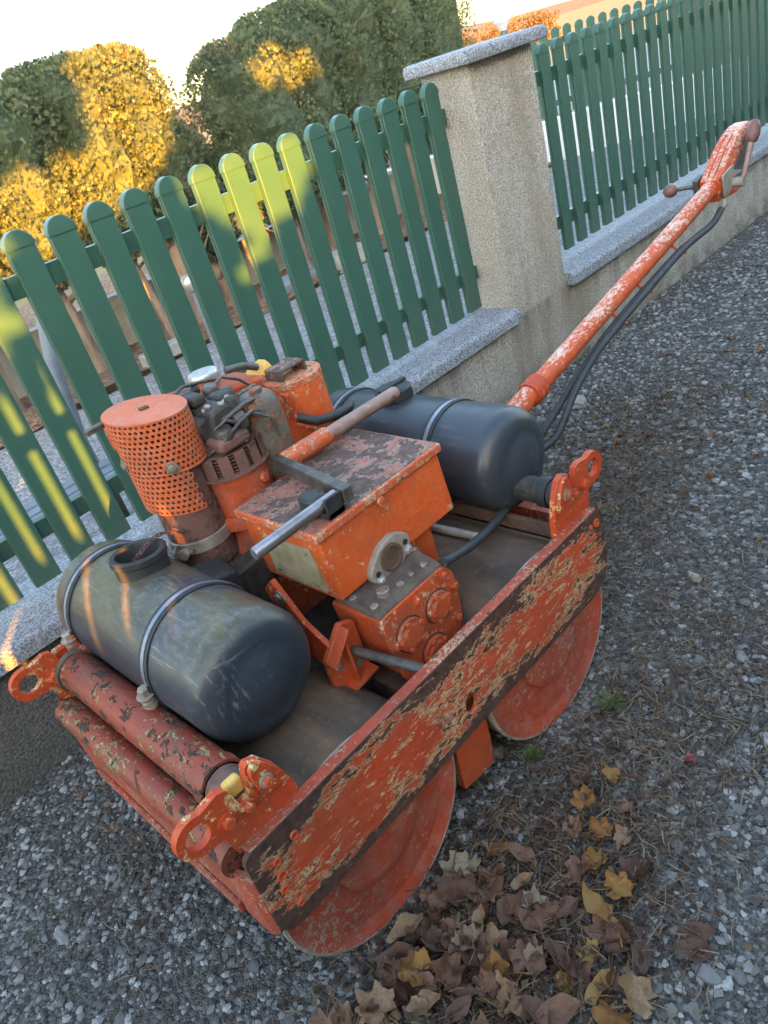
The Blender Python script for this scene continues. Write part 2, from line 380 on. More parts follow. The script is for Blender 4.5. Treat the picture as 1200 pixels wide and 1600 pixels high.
def fastmesh(name, V, F, mat, tint=None, smooth=False):
    """V (n,3) float, F (m,k) int with constant k"""
    me = bpy.data.meshes.new(name); k = F.shape[1]
    me.vertices.add(len(V)); me.vertices.foreach_set('co', np.ascontiguousarray(V, np.float32).ravel())
    me.loops.add(F.size); me.loops.foreach_set('vertex_index', np.ascontiguousarray(F, np.int32).ravel())
    me.polygons.add(len(F)); me.polygons.foreach_set('loop_start', np.arange(0, F.size, k, dtype=np.int32))
    me.update(calc_edges=True)
    if tint is not None:
        a = me.attributes.new('tint', 'FLOAT', 'FACE'); a.data.foreach_set('value', np.ascontiguousarray(tint, np.float32))
    if not smooth: me.shade_flat()
    else: me.shade_smooth()
    me.materials.append(MATS[mat]); o = bpy.data.objects.new(name, me); COL.objects.link(o)
    return o
def rounded(poly_pts, r=.01, n=4):
    """round the corners of a 2D polygon"""
    out = []; m = len(poly_pts)
    for i in range(m):
        p = Vector(poly_pts[i]); a = Vector(poly_pts[i-1]); b = Vector(poly_pts[(i+1) % m])
        rr_ = min(r, (a-p).length*.45, (b-p).length*.45)
        p0 = p+(a-p).normalized()*rr_; p1 = p+(b-p).normalized()*rr_
        for k in range(n+1):
            t = k/n; out.append(tuple((1-t)**2*p0+2*t*(1-t)*p+t*t*p1))
    return out

exec_order = []
# ================================================================== SETTING
# ------------------------------------------------ ground
def grid_ground(name, mat, x0, x1, y0, y1, nx, ny, z, amp=0, fn=None):
    xs = np.linspace(x0, x1, nx); ys = np.linspace(y0, y1, ny); X, Y = np.meshgrid(xs, ys)
    Z = np.full_like(X, z)
    if amp:
        for k in range(7):
            a = RNG.uniform(0, 6.28); f = RNG.uniform(2, 14); p = RNG.uniform(0, 6.28)
            Z += amp*np.sin((X*math.cos(a)+Y*math.sin(a))*f+p)/3
    if fn is not None: Z = fn(X, Y, Z)
    V = np.stack([X, Y, Z], -1).reshape(-1, 3); i = np.arange(nx*ny).reshape(ny, nx)
    F = np.stack([i[:-1, :-1], i[:-1, 1:], i[1:, 1:], i[1:, :-1]], -1).reshape(-1, 4)
    return fastmesh(name, V, F, mat, None, True)
def polar(name, mat, rs, a0, a1, na, fn):
    a = np.linspace(a0, a1, na); Rr, A = np.meshgrid(rs, a, indexing='ij')
    X = CAM.x+Rr*np.sin(A); Y = CAM.y+Rr*np.cos(A); Z = fn(Rr, A); n = len(rs)
    V = np.stack([X, Y, Z], -1).reshape(-1, 3); i = np.arange(n*na).reshape(n, na)
    return fastmesh(name, V, np.stack([i[:-1, :-1], i[1:, :-1], i[1:, 1:], i[:-1, 1:]], -1).reshape(-1, 4), mat, None, True)
def sst(a, b, x): t = np.clip((x-a)/(b-a), 0, 1); return t*t*(3-2*t)
def terr(Rr, A): return -.6-5.5*sst(18, 120, Rr)+4.0*sst(180, 520, Rr)+.6*np.sin(A*9+Rr*.01)*sst(60, 200, Rr)
struct(polar('terrain', 'field', np.concatenate([[.5, 6], np.geomspace(10, 420, 26)]), 0, 2*math.pi, 120, terr))
struct(grid_ground('gravel_road', 'gravel_road', -14, 24, -14, -.12, 260, 110, 0, .0014))
struct(grid_ground('yard_ground', 'yard_gravel', -12, 22, .11, 3.02, 20, 6, .085))
struct(grid_ground('planting_bed', 'litter_soil', -12, 9.2, 3.02, 8.5, 120, 30, .11, .02))
struct(grid_ground('yard_ground', 'yard_gravel', 9.2, 30, 3.02, 14, 10, 10, .085))

# ------------------------------------------------ wall, coping, pillar
WF = -.135                                             # wall face
wall = thing('garden_wall', 'low beige rough-rendered wall with grey granite coping under the picket fences', 'wall', (.3, -.02, 0))
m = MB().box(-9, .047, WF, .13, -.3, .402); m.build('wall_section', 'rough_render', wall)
m = MB().box(.503, 12, WF, .13, -.3, .402); m.build('wall_section', 'rough_render', wall)
def coping(x0, x1):
    yf, yb, z0, z1 = -.183, .175, .403, .463
    poly = [(yf, z0), (yb, z0), (yb, z1-.012), (yb-.012, z1), (yf+.022, z1), (yf+.009, z1-.004), (yf+.002, z1-.012), (yf, z1-.024)]
    MB().prism(poly, 'x', x0, x1).build('coping_stone', 'granite', wall, smooth=50)
x = .043
for L in (1.32, 1.35, 1.3, 1.35, 1.3, 1.3): coping(x-L+.003, x); x -= L
x = .507
for L in (1.55, 1.5, 1.5, 1.5, 1.5, 1.5): coping(x, x+L-.003); x += L
pil = thing('gate_pillar', 'square beige rendered pillar with overhanging granite cap between the two fence runs', 'pillar', (.275, 0, 0))
m = MB().box(.047, .503, WF-.0, .125, -.3, 1.486); m.build('shaft', 'rough_render', pil, bevel=.006)
m = MB(); m.loft([[(x, y, z) for x, y in ((-.008-e, -.19-e), (.558+e, -.19-e), (.558+e, .165+e), (-.008-e, .165+e))] for z, e in ((1.487, -.004), (1.492, 0), (1.524, 0), (1.535, -.006), (1.540, -.02))])
m.build('cap', 'granite', pil, smooth=60)

# ------------------------------------------------ picket fences
PITCH_X = .13225; PW = .087; PD = .024
def picket_mesh(z0, zs, PW=PW, PD=PD):
    """one hollow-section picket with its rounded head, local x 0..-PW, front face y=0"""
    h = PW/2; cx = -h; rings = []
    prof = []
    n = 14
    out = [(0, z0), (0, zs)]+[(cx+h*math.cos(t), zs+h*math.sin(t)) for t in [math.pi*k/n for k in range(1, n)]]+[(-PW, zs), (-PW, z0)]
    m = MB()
    def ins(e): return [(cx+(x-cx)*(1-e/h), z if z == z0 else min(z, zs)+(max(0, z-zs))*(1-e/h)) for x, z in out]
    m.loft([[(x, PD, z) for x, z in ins(.0)], [(x, .0125, z) for x, z in ins(0)], [(x, .012, z) for x, z in ins(.004)],
            [(x, .0085, z) for x, z in ins(.004)], [(x, .008, z) for x, z in ins(.0)], [(x, .0018, z) for x, z in ins(.0)], [(x, 0, z) for x, z in ins(.0018)]])
    return m
def head_mesh(zs, PW=PW, PD=PD):
    h = PW/2+.0035; cx = -PW/2; n = 14
    out = [(cx+h, zs-.003)]+[(cx+h*math.cos(t), zs+h*math.sin(t)) for t in [math.pi*k/n for k in range(0, n+1)]]+[(cx-h, zs-.003)]
    def ins(e): return [(cx+(x-cx)*(1-e/h), zs+(z-zs)*(1-e/h)) for x, z in out]
    m = MB(); m.loft([[(x, PD+.002, z) for x, z in ins(0)], [(x, .0, z) for x, z in ins(0)], [(x, -.0025, z) for x, z in ins(.0025)], [(x, -.0030, z) for x, z in ins(.008)]])
    return m
def fence(label, xs, z0, zs, rails, origin=(0, 0, 0), rotz=0, rail_x=None, wide=1.0, pw=PW):
    f = thing('picket_fence', label, 'fence', origin); f.rotation_euler.z = rotz
    pm = picket_mesh(z0, zs, pw).build('picket', 'green_metal', smooth=14); hm = head_mesh(zs, pw).build('picket_head', 'green_metal', smooth=20)
    first = True
    for x in xs:
        p, h = (pm, hm) if first else (pm.copy(), hm.copy())
        if not first: COL.objects.link(p); COL.objects.link(h)
        first = False
        p.parent = f; p.location = (x, 0, 0); h.parent = p; h.location = (0, 0, 0)
        p.rotation_euler = (0, random.uniform(-.0015, .0015), 0); p.scale.x = wide
    for a, b in rails:
        m = MB().box(rail_x[0], rail_x[1], PD+.0005, PD+.03, a, b); o = m.build('rail', 'green_metal', bevel=.002); o.parent = f
    return f
fence('dark green metal picket fence left of the rendered pillar, behind the roller', [-i*PITCH_X for i in range(0, 24)], .491, 1.415,
      [(1.284, 1.349), (.612, .672)], (0, 0, 0), 0, (-3.2, .046))
XR = .8297
fence('dark green metal picket fence right of the rendered pillar, behind the steering bar', [XR+i*PITCH_X for i in range(0, 34)], .501, 1.421,
      [(1.288, 1.352), (.612, .676)], (0, 0, 0), 0, (.504, 5.4), pw=.074)
# far cross fence on a white plinth
FD = Vector((math.cos(YAW+.02), -math.sin(YAW+.02), 0)); FC = Vector((CAM.x, CAM.y, 0))+Vector((math.sin(YAW), math.cos(YAW), 0))*9.4+FD*2.2
FC.z = .085; frot = math.atan2(FD.y, FD.x)
fence('distant green picket fence on a white plinth across the yard', [-1.9+i*PITCH_X for i in range(0, 42)], .47, 1.27,
      [(1.15, 1.21), (.56, .62)], FC, frot, (-2.0, 3.65))
pl = thing('plinth_wall', 'white plinth wall under the distant picket fence across the yard', 'wall', FC); pl.rotation_euler.z = frot
o = MB().box(-2.1, 3.7, -.06, .14, -.2, .44).build('wall_section', 'white_paint', None, bevel=.008); o.parent = pl

# ================================================================== ROLLER
XM, YM = -1.955, -1.035                                # centre of the machine
rol = thing('road_roller', 'weathered orange twin-drum walk-behind road roller parked on gravel beside the wall', 'roller', (XM, YM, 0))
DR, DZ = .257, .247
# ---- drums
for xc in (-2.276, -1.622):
    prof = [(.06, .004), (.215, .004), (.236, .000), (.246, -.006), (DR-.004, -.008), (DR, -.006), (DR, .714), (DR-.004, .72), (.24, .722), (.22, .71), (.05, .71)]
    d = MB().lathe(prof, (xc, -1.38, DZ), (0, 1, 0), 96); d = d.build('drum', 'drum_shell', rol, smooth=50)
    d['label'] = 'rust brown steel drum with faded red end face'
    f = MB().lathe([(.214, .003), (.235, -.002), (.2455, -.0075), (.2505, -.0085)], (xc, -1.381, DZ), (0, 1, 0), 96)
    f.f = [q for q in f.f if len(q) == 4]
    f.lathe([(.2148, .004), (.2145, .0032), (.19, .003), (.12, -.002), (.06, -.006), (.01, -.006)], (xc, -1.3815, DZ), (0, 1, 0), 96)
    f.build('end_face', 'drum_face_paint', d, smooth=50)
    q = MB().lathe([(.2500, -.0072), (.2510, -.0098), (.2575, -.0075), (.2576, .004), (.2565, .004)], (xc, -1.381, DZ), (0, 1, 0), 96); q.f = [k for k in q.f if len(k) == 4]; q.build('rim', 'flange_grey', d, smooth=50)
    MB().lathe([(.118, .0), (.118, -.012), (.112, -.016), (.085, -.018), (.02, -.018)], (xc, -1.385, DZ+.005), (0, 1, 0), 64).build('bearing_plate', 'drum_face_paint', d, smooth=40)
    MB().lathe([(.235, .0), (.235, .01), (.1, .014), (.02, .014)], (xc, -.675, DZ), (0, 1, 0), 64).build('end_face', 'drum_face_paint', d, smooth=40)

# ---- side rails (pressed channel with top flange and folded ends)
def rail(sgn):
    yo = -1.43 if sgn < 0 else -.64; t = .012*(-sgn); yi = yo+t
    x0, x1, z0, z1 = -2.545, -1.374, .288, .524
    poly = [(x0, z0+.03), (x0+.02, z0+.006), (x0+.06, z0)]
    poly += [(x1-.075, z0), (x1-.03, z0+.02), (x1-.006, z0+.055), (x1, z0+.09), (x1, z1-.03), (x1-.006, z1-.012), (x1-.02, z1-.002)]
    poly += [(x0+.02, z1), (x0+.006, z1-.006), (x0, z1-.02)]
    # web with an oval hole, cut as two halves round the hole
    hx, hz, hr = -1.958, .362, .028
    m = MB(); n = 24
    hole = [(hx+.020*math.cos(2*math.pi*k/n), hz+hr*math.sin(2*math.pi*k/n)) for k in range(n)]
    left = [p for p in poly if p[0] < hx]; right = [p for p in poly if p[0] > hx]
    lo = [(hx, z0)]; up = [(hx, z1)]
    hs = [p for p in hole]
    lh = sorted([p for p in hole if p[0] <= hx+1e-6], key=lambda p: p[1]); rh = sorted([p for p in hole if p[0] >= hx-1e-6], key=lambda p: p[1])
    # bottom-left -> counterclockwise ordering
    pl_ = lo+lh+up+[p for p in poly[10:]]+[p for p in poly[:3]]
    pr_ = up+rh[::-1]+lo+[p for p in poly[3:10]]
    for P in (pl_, pr_): m.prism(P, 'y', yo, yi)
    r = m.build('side_rail', 'rail_paint', rol, bevel=0, smooth=30)
    r['label'] = 'long side rail with flaking red, cream and rust paint' if sgn < 0 else 'far side rail beside the wall'
    # top flange, bottom lip, end folds
    fl = MB(); yf = yi+.020*(-sgn)
    fl.loft([[(x0+.018, yo+.002*(-sgn), z1+.0015), (x1-.02, yo+.002*(-sgn), z1+.0015), (x1-.02, yf, z1-.001), (x0+.018, yf, z1-.001)],
             [(x0+.018, yo+.002*(-sgn), z1-.010), (x1-.02, yo+.002*(-sgn), z1-.010), (x1-.02, yf, z1-.012), (x0+.018, yf, z1-.012)]])
    fl.build('top_flange', 'frame_paint', r, bevel=.003)
    lp = MB().box(x0+.06, x1-.08, min(yo+.0015*(-sgn), yf), max(yo+.0015*(-sgn), yf), z0-.0015, z0+.007); lp.build('lower_lip', 'bare_rust', r, bevel=.002)
    return r
RN = rail(-1); RF = rail(1)
bm_ = MB()
for x, z, rdd in ((-2.494, .462, .0085), (-2.505, .395, .0085), (-2.49, .335, .007), (-2.445, .48, .0085), (-2.497, .427, .0105), (-1.405, .488, .0105), (-1.47, .487, .0085), (-1.42, .455, .008), (-1.43, .49, .006)):
    q = MB().lathe([(rdd*1.1, 0), (rdd*1.1, .003), (rdd*.95, .0045), (rdd*.72, .004), (rdd*.62, .0005), (rdd*.1, .0005)], (x, -1.4305, z), (0, -1, 0), 16); q.build('bolt', 'gear_paint', RN, smooth=40)
for x, z, rdd in ((-2.072, .405, .006), (-2.055, .398, .011), (-2.035, .388, .007), (-1.925, .408, .006), (-1.99, .325, .010), (-1.885, .402, .008)):
    MB().lathe([(rdd*1.3, 0), (rdd*1.3, .002), (rdd*.8, .004), (rdd*.6, .004)], (x, -1.4305, z), (0, -1, 0), 14).build('bolt', 'frame_paint', RN, smooth=40)

# ---- end plates and cross tubes
m = MB(); 
ring = []
for (x, y) in ((-2.545, -1.425), (-2.556, -1.412), (-2.558, -1.39), (-2.558, -.66), (-2.546, -.66), (-2.546, -1.385), (-2.540, -1.40), (-2.535, -1.412)):
    ring.append((x, y))
m.loft([[(x, y, .30) for x, y in ring], [(x, y, .470) for x, y in ring]]).build('front_plate', 'frame_paint', rol, bevel=.002)
MB().box(-2.568, -2.5585, -1.33, -.72, .31, .335).build('front_strip', 'frame_paint', rol, bevel=.002)
MB().box(-1.374, -1.362, -1.405, -.66, .30, .46).build('rear_plate', 'frame_paint', rol, bevel=.002)
MB().tube([(-2.536, -1.385, .487), (-2.536, -.67, .487)], .036, 24).build('lower_tube', 'tube_paint', rol)
t = MB().tube([(-2.478, -1.318, .576), (-2.478, -1.310, .576), (-2.478, -.70, .576), (-2.478, -.68, .576)], [.0445, .0465, .0465, .0445], 36).build('front_tube', 'tube_paint', rol, smooth=40)
MB().lathe([(.0505, 0), (.0505, .03), (.046, .034)], (-2.478, -1.318, .576), (0, 1, 0), 36).build('collar', 'tube_paint', t, smooth=40)
MB().lathe([(.052, 0), (.052, .018), (.046, .022)], (-2.478, -.70, .576), (0, 1, 0), 36).build('collar', 'cap_dust', t, smooth=40)
MB().lathe([(.041, .001), (.041, -.003), (.036, -.006), (.036, -.068)], (-2.478, -1.316, .576), (0, 1, 0), 30).build('pin', 'plug_rust', t, smooth=40)
t = MB().tube([(-1.436, -1.385, .576), (-1.436, -.68, .576)], .034, 32).build('rear_tube', 'grease_black', rol, smooth=40)
MB().lathe([(.040, 0), (.040, .03), (.034, .034)], (-1.436, -1.34, .576), (0, 1, 0), 30).build('collar', 'rubber', t, smooth=40)
# ---- lifting brackets
def ear(mx, yc):
    s = 1 if mx else -1
    def X(x): return x if not mx else 2*(-1.96)-x
    rc, rz, ro, ri = -2.579, .610, .041, .024
    n = 20
    a0, a1 = math.radians(62), math.radians(250)
    arc = [(rc+ro*math.cos(a0+(a1-a0)*k/n), rz+ro*math.sin(a0+(a1-a0)*k/n)) for k in range(n+1)]
    body = [(-2.545, .565), (-2.535, .512), (-2.388, .512), (-2.392, .56), (-2.408, .612), (-2.432, .652), (-2.452, .660), (-2.461, .655), (-2.468, .625), (-2.474, .600), (-2.494, .600), (-2.499, .625), (-2.506, .648), (-2.522, .654)]
    outer = arc+body
    # hole bridged by a cut towards the body
    ht = [(rc+ri*math.cos(2*math.pi*k/24), rz+ri*math.sin(2*math.pi*k/24)) for k in range(25)]
    # split the ring in two prisms so that the hole is real
    up = [(rc+ri*math.cos(t), rz+ri*math.sin(t)) for t in [math.pi*k/12 for k in range(13)]]
    lo_ = [(rc+ri*math.cos(t), rz+ri*math.sin(t)) for t in [-math.pi*k/12 for k in range(13)]]
    t_up = [math.radians(62)+(math.pi-math.radians(62))*k/10 for k in range(11)]
    t_lo = [math.pi+(a1-math.pi)*k/10 for k in range(11)]
    A = [(rc+ro*math.cos(t), rz+ro*math.sin(t)) for t in t_up]           # up to the far left
    B = [(rc+ro*math.cos(t), rz+ro*math.sin(t)) for t in t_lo]
    upper = up[::-1][:] ; lower = lo_[::-1]
    right = (rc+ri+.012, rz)
    P1 = A+upper+[right, (-2.522, .654)]
    P2 = B+[(-2.545, .565), right]+lo_
    P3 = [right, (-2.545, .565), (-2.535, .512), (-2.388, .512), (-2.392, .56), (-2.408, .612), (-2.432, .652), (-2.452, .660), (-2.461, .655), (-2.468, .625), (-2.474, .598), (-2.494, .598), (-2.499, .625), (-2.506, .648), (-2.522, .654)]
    m = MB()
    for P in (P1, P2, P3): m.prism([(X(a), b) for a, b in P], 'y', yc-.0085, yc+.0085)
    e = m.build('lifting_bracket', 'ear_paint', rol, smooth=30)
    yb = yc-.0085
    m = MB().prism(rounded([(X(a), b) for a, b in ((-2.452, .660), (-2.432, .652), (-2.408, .612), (-2.40, .575), (-2.455, .585), (-2.462, .64))], .01), 'y', yb-.012, yb)
    m.build('stiffener', 'ear_paint', e, bevel=.002)
    for bx, bz, br in ((-2.527, .592, .012), (-2.484, .586, .010), (-2.440, .612, .010)):
        MB().lathe([(br*1.45, 0), (br*1.45, .0025), (br*1.2, .003)], (X(bx), yb-(.012 if bx > -2.45 else 0), bz), (0, -1, 0), 20).build('washer', 'flange_grey' if bz > .6 else 'ear_paint', e, smooth=30)
        MB().bolt((X(bx), yb-(.0145 if bx > -2.45 else .0025), bz), (0, -1, 0), br, .010, False).build('bolt', 'gear_paint', e, smooth=20)
    MB().box(min(X(-2.500), X(-2.466)), max(X(-2.500), X(-2.466)), yc+.009, yc+.030, .60, .634).build('spacer', 'yellow_paint' if yc < -1 and not mx else 'ear_paint', e, bevel=.006)
for mx in (False, True):
    ear(mx, -1.395); ear(mx, -.666)

# ---- middle frame between the drums
MB().box(-2.005, -1.885, -1.36, -.70, .10, .135).build('belly_plate', 'bare_rust', rol, bevel=.003)
m = MB().prism(rounded([(-2.003, .078), (-1.885, .062), (-1.872, .30), (-1.99, .32)], .008), 'y', -1.372, -1.345); b = m.build('hanger_bracket', 'gear_paint', rol, bevel=.003)
MB().bolt((-1.878, -1.372, .083), (0, -1, 0), .010, .014).build('bolt', 'cap_dust', b)
MB().box(-2.01, -1.88, -1.345, -.70, .20, .36).build('cross_member', 'bare_rust', rol, bevel=.004)
MB().box(-2.115, -1.72, -1.16, -.70, .33, .44).build('engine_bed', 'grease_black', rol, bevel=.004)
MB().tube([(-2.095, -1.16, .498), (-2.06, -1.20, .508), (-2.02, -1.40, .498)], .012, 12).build('axle_rod', 'steel_dark', rol)
MB().tube([(-1.70, -1.16, .47), (-1.70, -1.30, .44), (-1.70, -1.41, .44)], .012, 12).build('axle_rod', 'steel_dark', rol)
# scraper bars and rear cross member
MB().box(-1.49, -1.475, -1.39, -.70, .478, .515).build('scraper_bar', 'bare_rust', rol, bevel=.002)
MB().box(-1.37, -1.30, -1.36, -.70, .40, .455).build('rear_beam', 'frame_paint', rol, bevel=.003)
MB().tube([(-1.628, -.72, .517), (-1.60, -1.22, .517)], [.0115, .0115], 16).build('spray_pipe', 'galv_pipe', rol)
MB().tube([(-2.16, -.72, .518), (-2.16, -1.10, .518)], .0115, 16).build('spray_pipe', 'galv_pipe', rol)
MB().box(-2.46, -2.435, -1.28, -.72, .44, .515).build('scraper_bar', 'bare_rust', rol, bevel=.002)
# tank saddles
for xc in (-2.30, -1.41):
    for yc in (-1.04, -.68): MB().box(xc-.07, xc+.07, yc-.02, yc+.02, .485, .522).build('tank_saddle', 'bare_rust', rol, bevel=.003)

# ---- gear case
gpoly = rounded([(-2.045, .622), (-1.838, .622), (-1.818, .59), (-1.822, .47), (-1.87, .395), (-1.985, .385), (-2.03, .455)], .012)
gc = MB(); gc.prism(gpoly, 'y', -1.318, -1.16); g = gc.build('gear_case', 'gear_paint', rol, bevel=.003)
cov = MB().prism(rounded([(-2.052, .632), (-1.836, .632), (-1.811, .597), (-1.815, .468), (-1.868, .388), (-1.988, .378), (-2.036, .452)], .016), 'y', -1.331, -1.3175)
cv = cov.build('case_cover', 'gear_paint', g, bevel=.003)
top = MB(); top.loft([[(-2.052, -1.329, .6325), (-1.836, -1.329, .6325), (-1.816, -1.19, .642), (-2.05, -1.19, .642)], [(-2.048, -1.325, .6405), (-1.84, -1.325, .6405), (-1.82, -1.192, .65), (-2.046, -1.192, .65)]])
top.build('top_plate', 'cap_dust', g, bevel=.002)
for cx, cz, ro in ((-1.985, .546, .043), (-1.885, .55, .041), (-1.93, .452, .042)):
    p = MB().lathe([(ro*.94, 0), (ro*.94, .007), (ro*.91, .009), (ro*.66, .0095), (ro*.63, .015), (ro*.58, .0165), (ro*.1, .0165)], (cx, -1.331, cz), (0, -1, 0), 40).build('bearing_cap', 'gear_paint', cv, smooth=30)
    MB().lathe([(ro*1.03, -.001), (ro*1.03, .0012), (ro*.93, .0012)], (cx, -1.331, cz), (0, -1, 0), 40).build('gasket_groove', 'grease_black', cv)
    for k in range(5):
        a = .5+k*1.2566
        MB().bolt((cx+ro*.79*math.cos(a), -1.3402, cz+ro*.79*math.sin(a)), (0, -1, 0), .0072, .008, False).build('bolt', 'gear_paint', cv)
for bx, bz in ((-2.03, .545), (-1.822, .565), (-1.835, .48), (-2.005, .425), (-1.94, .605), (-1.845, .612)):
    MB().bolt((bx, -1.331, bz), (0, -1, 0), .009, .010).build('bolt', 'gear_paint', cv)
for bx, by, br in ((-2.03, -1.30, .011), (-1.985, -1.285, .017), (-1.945, -1.30, .010), (-1.905, -1.295, .008), (-1.865, -1.30, .010), (-1.83, -1.235, .010), (-1.885, -1.215, .011), (-2.03, -1.23, .010)):
    MB().bolt((bx, by, .639), (0, 0, 1), br, br*1.1).build('bolt', 'bolt_metal', g)

g.location += Vector((.022, .034, -.030))
# ---- engine cover box
bx0, bx1, by0, by1, bz0, bz1 = -2.042, -1.652, -1.197, -.915, .628, .796
box = MB(); box.loft([[(bx0+.006, by0, bz0), (bx1+.012, by0, bz0), (bx1+.012, by1, bz0), (bx0+.006, by1, bz0)], [(bx0, by0, bz1), (bx1, by0, bz1), (bx1, by1, bz1), (bx0, by1, bz1)]])
cb = box.build('cover_box', 'box_paint', rol, bevel=.004)
ld = MB().box(bx0-.010, bx1+.010, by0-.010, by1+.008, .791, .8135).build('lid', 'lid_rim_paint', cb, bevel=.005, seg=3)
MB().box(bx0-.003, bx1+.003, by0-.003, by1+.002, .8125, .8155).build('lid_top', 'lid_paint', ld, bevel=.001)
MB().prism([(-1.165, .648), (-.985, .652), (-.98, .755), (-1.155, .762)], 'x', bx0-.004, bx0+.006).build('name_plate', 'cream_plate', cb, bevel=.001)
for y, z in ((-1.145, .665), (-1.005, .668), (-1.0, .742), (-1.138, .748)):
    MB().lathe([(.005, 0), (.005, .004)], (bx0-.004, y, z), (-1, 0, 0), 10).build('rivet', 'bolt_metal', cb)
fpoly = rounded([(-1.955, .648), (-1.915, .690), (-1.86, .702), (-1.815, .672), (-1.822, .640), (-1.86, .612), (-1.92, .604), (-1.955, .622)], .022, 6)
fl = MB().prism(fpoly, 'y', by0-.018, by0).build('pipe_flange', 'flange_grey', cb, bevel=.003)
MB().lathe([(.034, -.001), (.034, .005), (.027, .006), (.025, .001), (.003, .001)], (-1.886, by0-.018, .652), (0, -1, 0), 36).build('bore', 'bare_rust', fl, smooth=40)
for x, z in ((-1.935, .636), (-1.835, .66)):
    MB().lathe([(.0075, 0), (.0075, .0012)], (x, by0-.0182, z), (0, -1, 0), 14).build('bolt_hole', 'rubber', fl)
for x, z in ((-1.932, .617), (-1.832, .638)):
    MB().bolt((x, by0-.018, z), (0, -1, 0), .008, .008).build('bolt', 'alu_cap', fl)
MB().lathe([(.011, 0), (.011, .006), (.006, .008)], (-1.862, by0-.0105, .786), (0, -1, 0), 6).build('latch_bolt', 'lid_rim_paint', ld)
MB().box(-1.79, -1.70, -1.16, -1.12, .44, .635).build('support_leg', 'box_paint', rol, bevel=.004)
# bracket arm beside the gear case
m = MB().prism(rounded([(-1.20, .47), (-1.10, .50), (-1.02, .66), (-1.065, .70), (-1.13, .60), (-1.20, .555)], .01), 'x', -2.112, -2.098); a = m.build('mount_bracket', 'ear_paint', rol, bevel=.002)
for y, z in ((-1.078, .655), (-1.10, .585)): MB().bolt((-2.112, y, z), (-1, 0, 0), .012, .008).build('bolt', 'bolt_metal', a)
m = MB().prism(rounded([(-2.135, .43), (-2.03, .44), (-2.03, .575), (-2.07, .592), (-2.135, .53)], .006), 'y', -1.205, -1.19); a = m.build('mount_arm', 'gear_paint', rol, bevel=.002)
MB().prism([(-2.07, .59), (-2.135, .528), (-2.135, .520), (-2.07, .582)], 'y', -1.235, -1.19).build('flange', 'gear_paint', a, bevel=.001)
MB().prism([(-2.03, .448), (-2.135, .438), (-2.135, .430), (-2.03, .440)], 'y', -1.235, -1.19).build('flange', 'gear_paint', a, bevel=.001)
MB().box(-2.086, -2.080, -1.228, -1.19, .44, .575).build('rib', 'gear_paint', a, bevel=.001)
for x, z in ((-2.108, .50), (-2.055, .47)): MB().bolt((x, -1.205, z), (0, -1, 0), .009, .008).build('bolt', 'bolt_metal', a)
# ---- engine
MB().prism(rounded([(-2.06, .43), (-1.66, .43), (-1.66, .70), (-1.74, .735), (-2.0, .735), (-2.05, .66)], .03), 'y', -.905, -.66).build('crankcase', 'engine_paint', rol, bevel=.012)
e = MB().lathe([(.10, .73), (.10, .755), (.082, .76), (.084, .765), (.088, .862), (.078, .868)], (-1.955, -.80, 0), (0, 0, 1), 40).build('cylinder_block', 'engine_paint', rol, smooth=40)
MB().lathe([(.014, 0), (.012, .01), (.004, .012)], (-1.93, -.884, .83), (.3, -1, 0), 8).build('plug', 'engine_paint', e)
for k in range(7):
    z = .868+k*.0085
    MB().lathe([(.074, 0), (.086, .001), (.086, .0035), (.074, .0045)], (-1.955, -.80, z), (0, 0, 1), 36).build('cooling_fin', 'muffler_rust', e, smooth=40)
MB().lathe([(.07, .86), (.072, .93), (.06, .945)], (-1.955, -.80, 0), (0, 0, 1), 30).build('cylinder_barrel', 'grease_black', e, smooth=40)
MB().box(-2.01, -1.92, -.89, -.74, .928, .965).build('cylinder_head', 'muffler_rust', e, bevel=.012)
h = MB().prism(rounded([(-2.0, .955), (-1.905, .955), (-1.90, 1.0), (-1.935, 1.028), (-1.985, 1.02)], .012), 'y', -.86, -.70).build('rocker_cover', 'grease_black', rol, bevel=.008)
# slotted cowl, pipes and caps round the head
cw = MB()
for k in range(15):
    a = R(205+k*8.2); 
    if k % 3 == 2: continue
    p = [(-1.955+rad*math.cos(a+da), -.80+rad*math.sin(a+da)) for rad, da in ((.096, -.055), (.096, .085), (.092, .085), (.092, -.055))]
    cw.prism(p, 'z', .872, .925)
cw.lathe([(.093, .866), (.102, .867), (.102, .873), (.093, .874)], (-1.955, -.80, 0), (0, 0, 1), 40)
cw.build('air_cowl', 'muffler_rust', e, smooth=30)
for x, y, z, r_, h_ in ((-1.975, -.865, .955, .024, .03), (-1.925, -.87, .965, .018, .035), (-2.0, -.74, 1.01, .022, .03), (-1.895, -.73, 1.02, .02, .022), (-1.95, -.69, 1.03, .026, .016), (-1.875, -.77, 1.0, .016, .03)):
    MB().lathe([(r_, 0), (r_*1.04, h_*.2), (r_, h_*.75), (r_*.75, h_), (r_*.2, h_*1.03)], (x, y, z), (random.uniform(-.2, .2), random.uniform(-.3, .1), 1), 12).build('fitting_cap', random.choice(['grease_black', 'grey_flaky', 'steel_dark']), h, smooth=40)
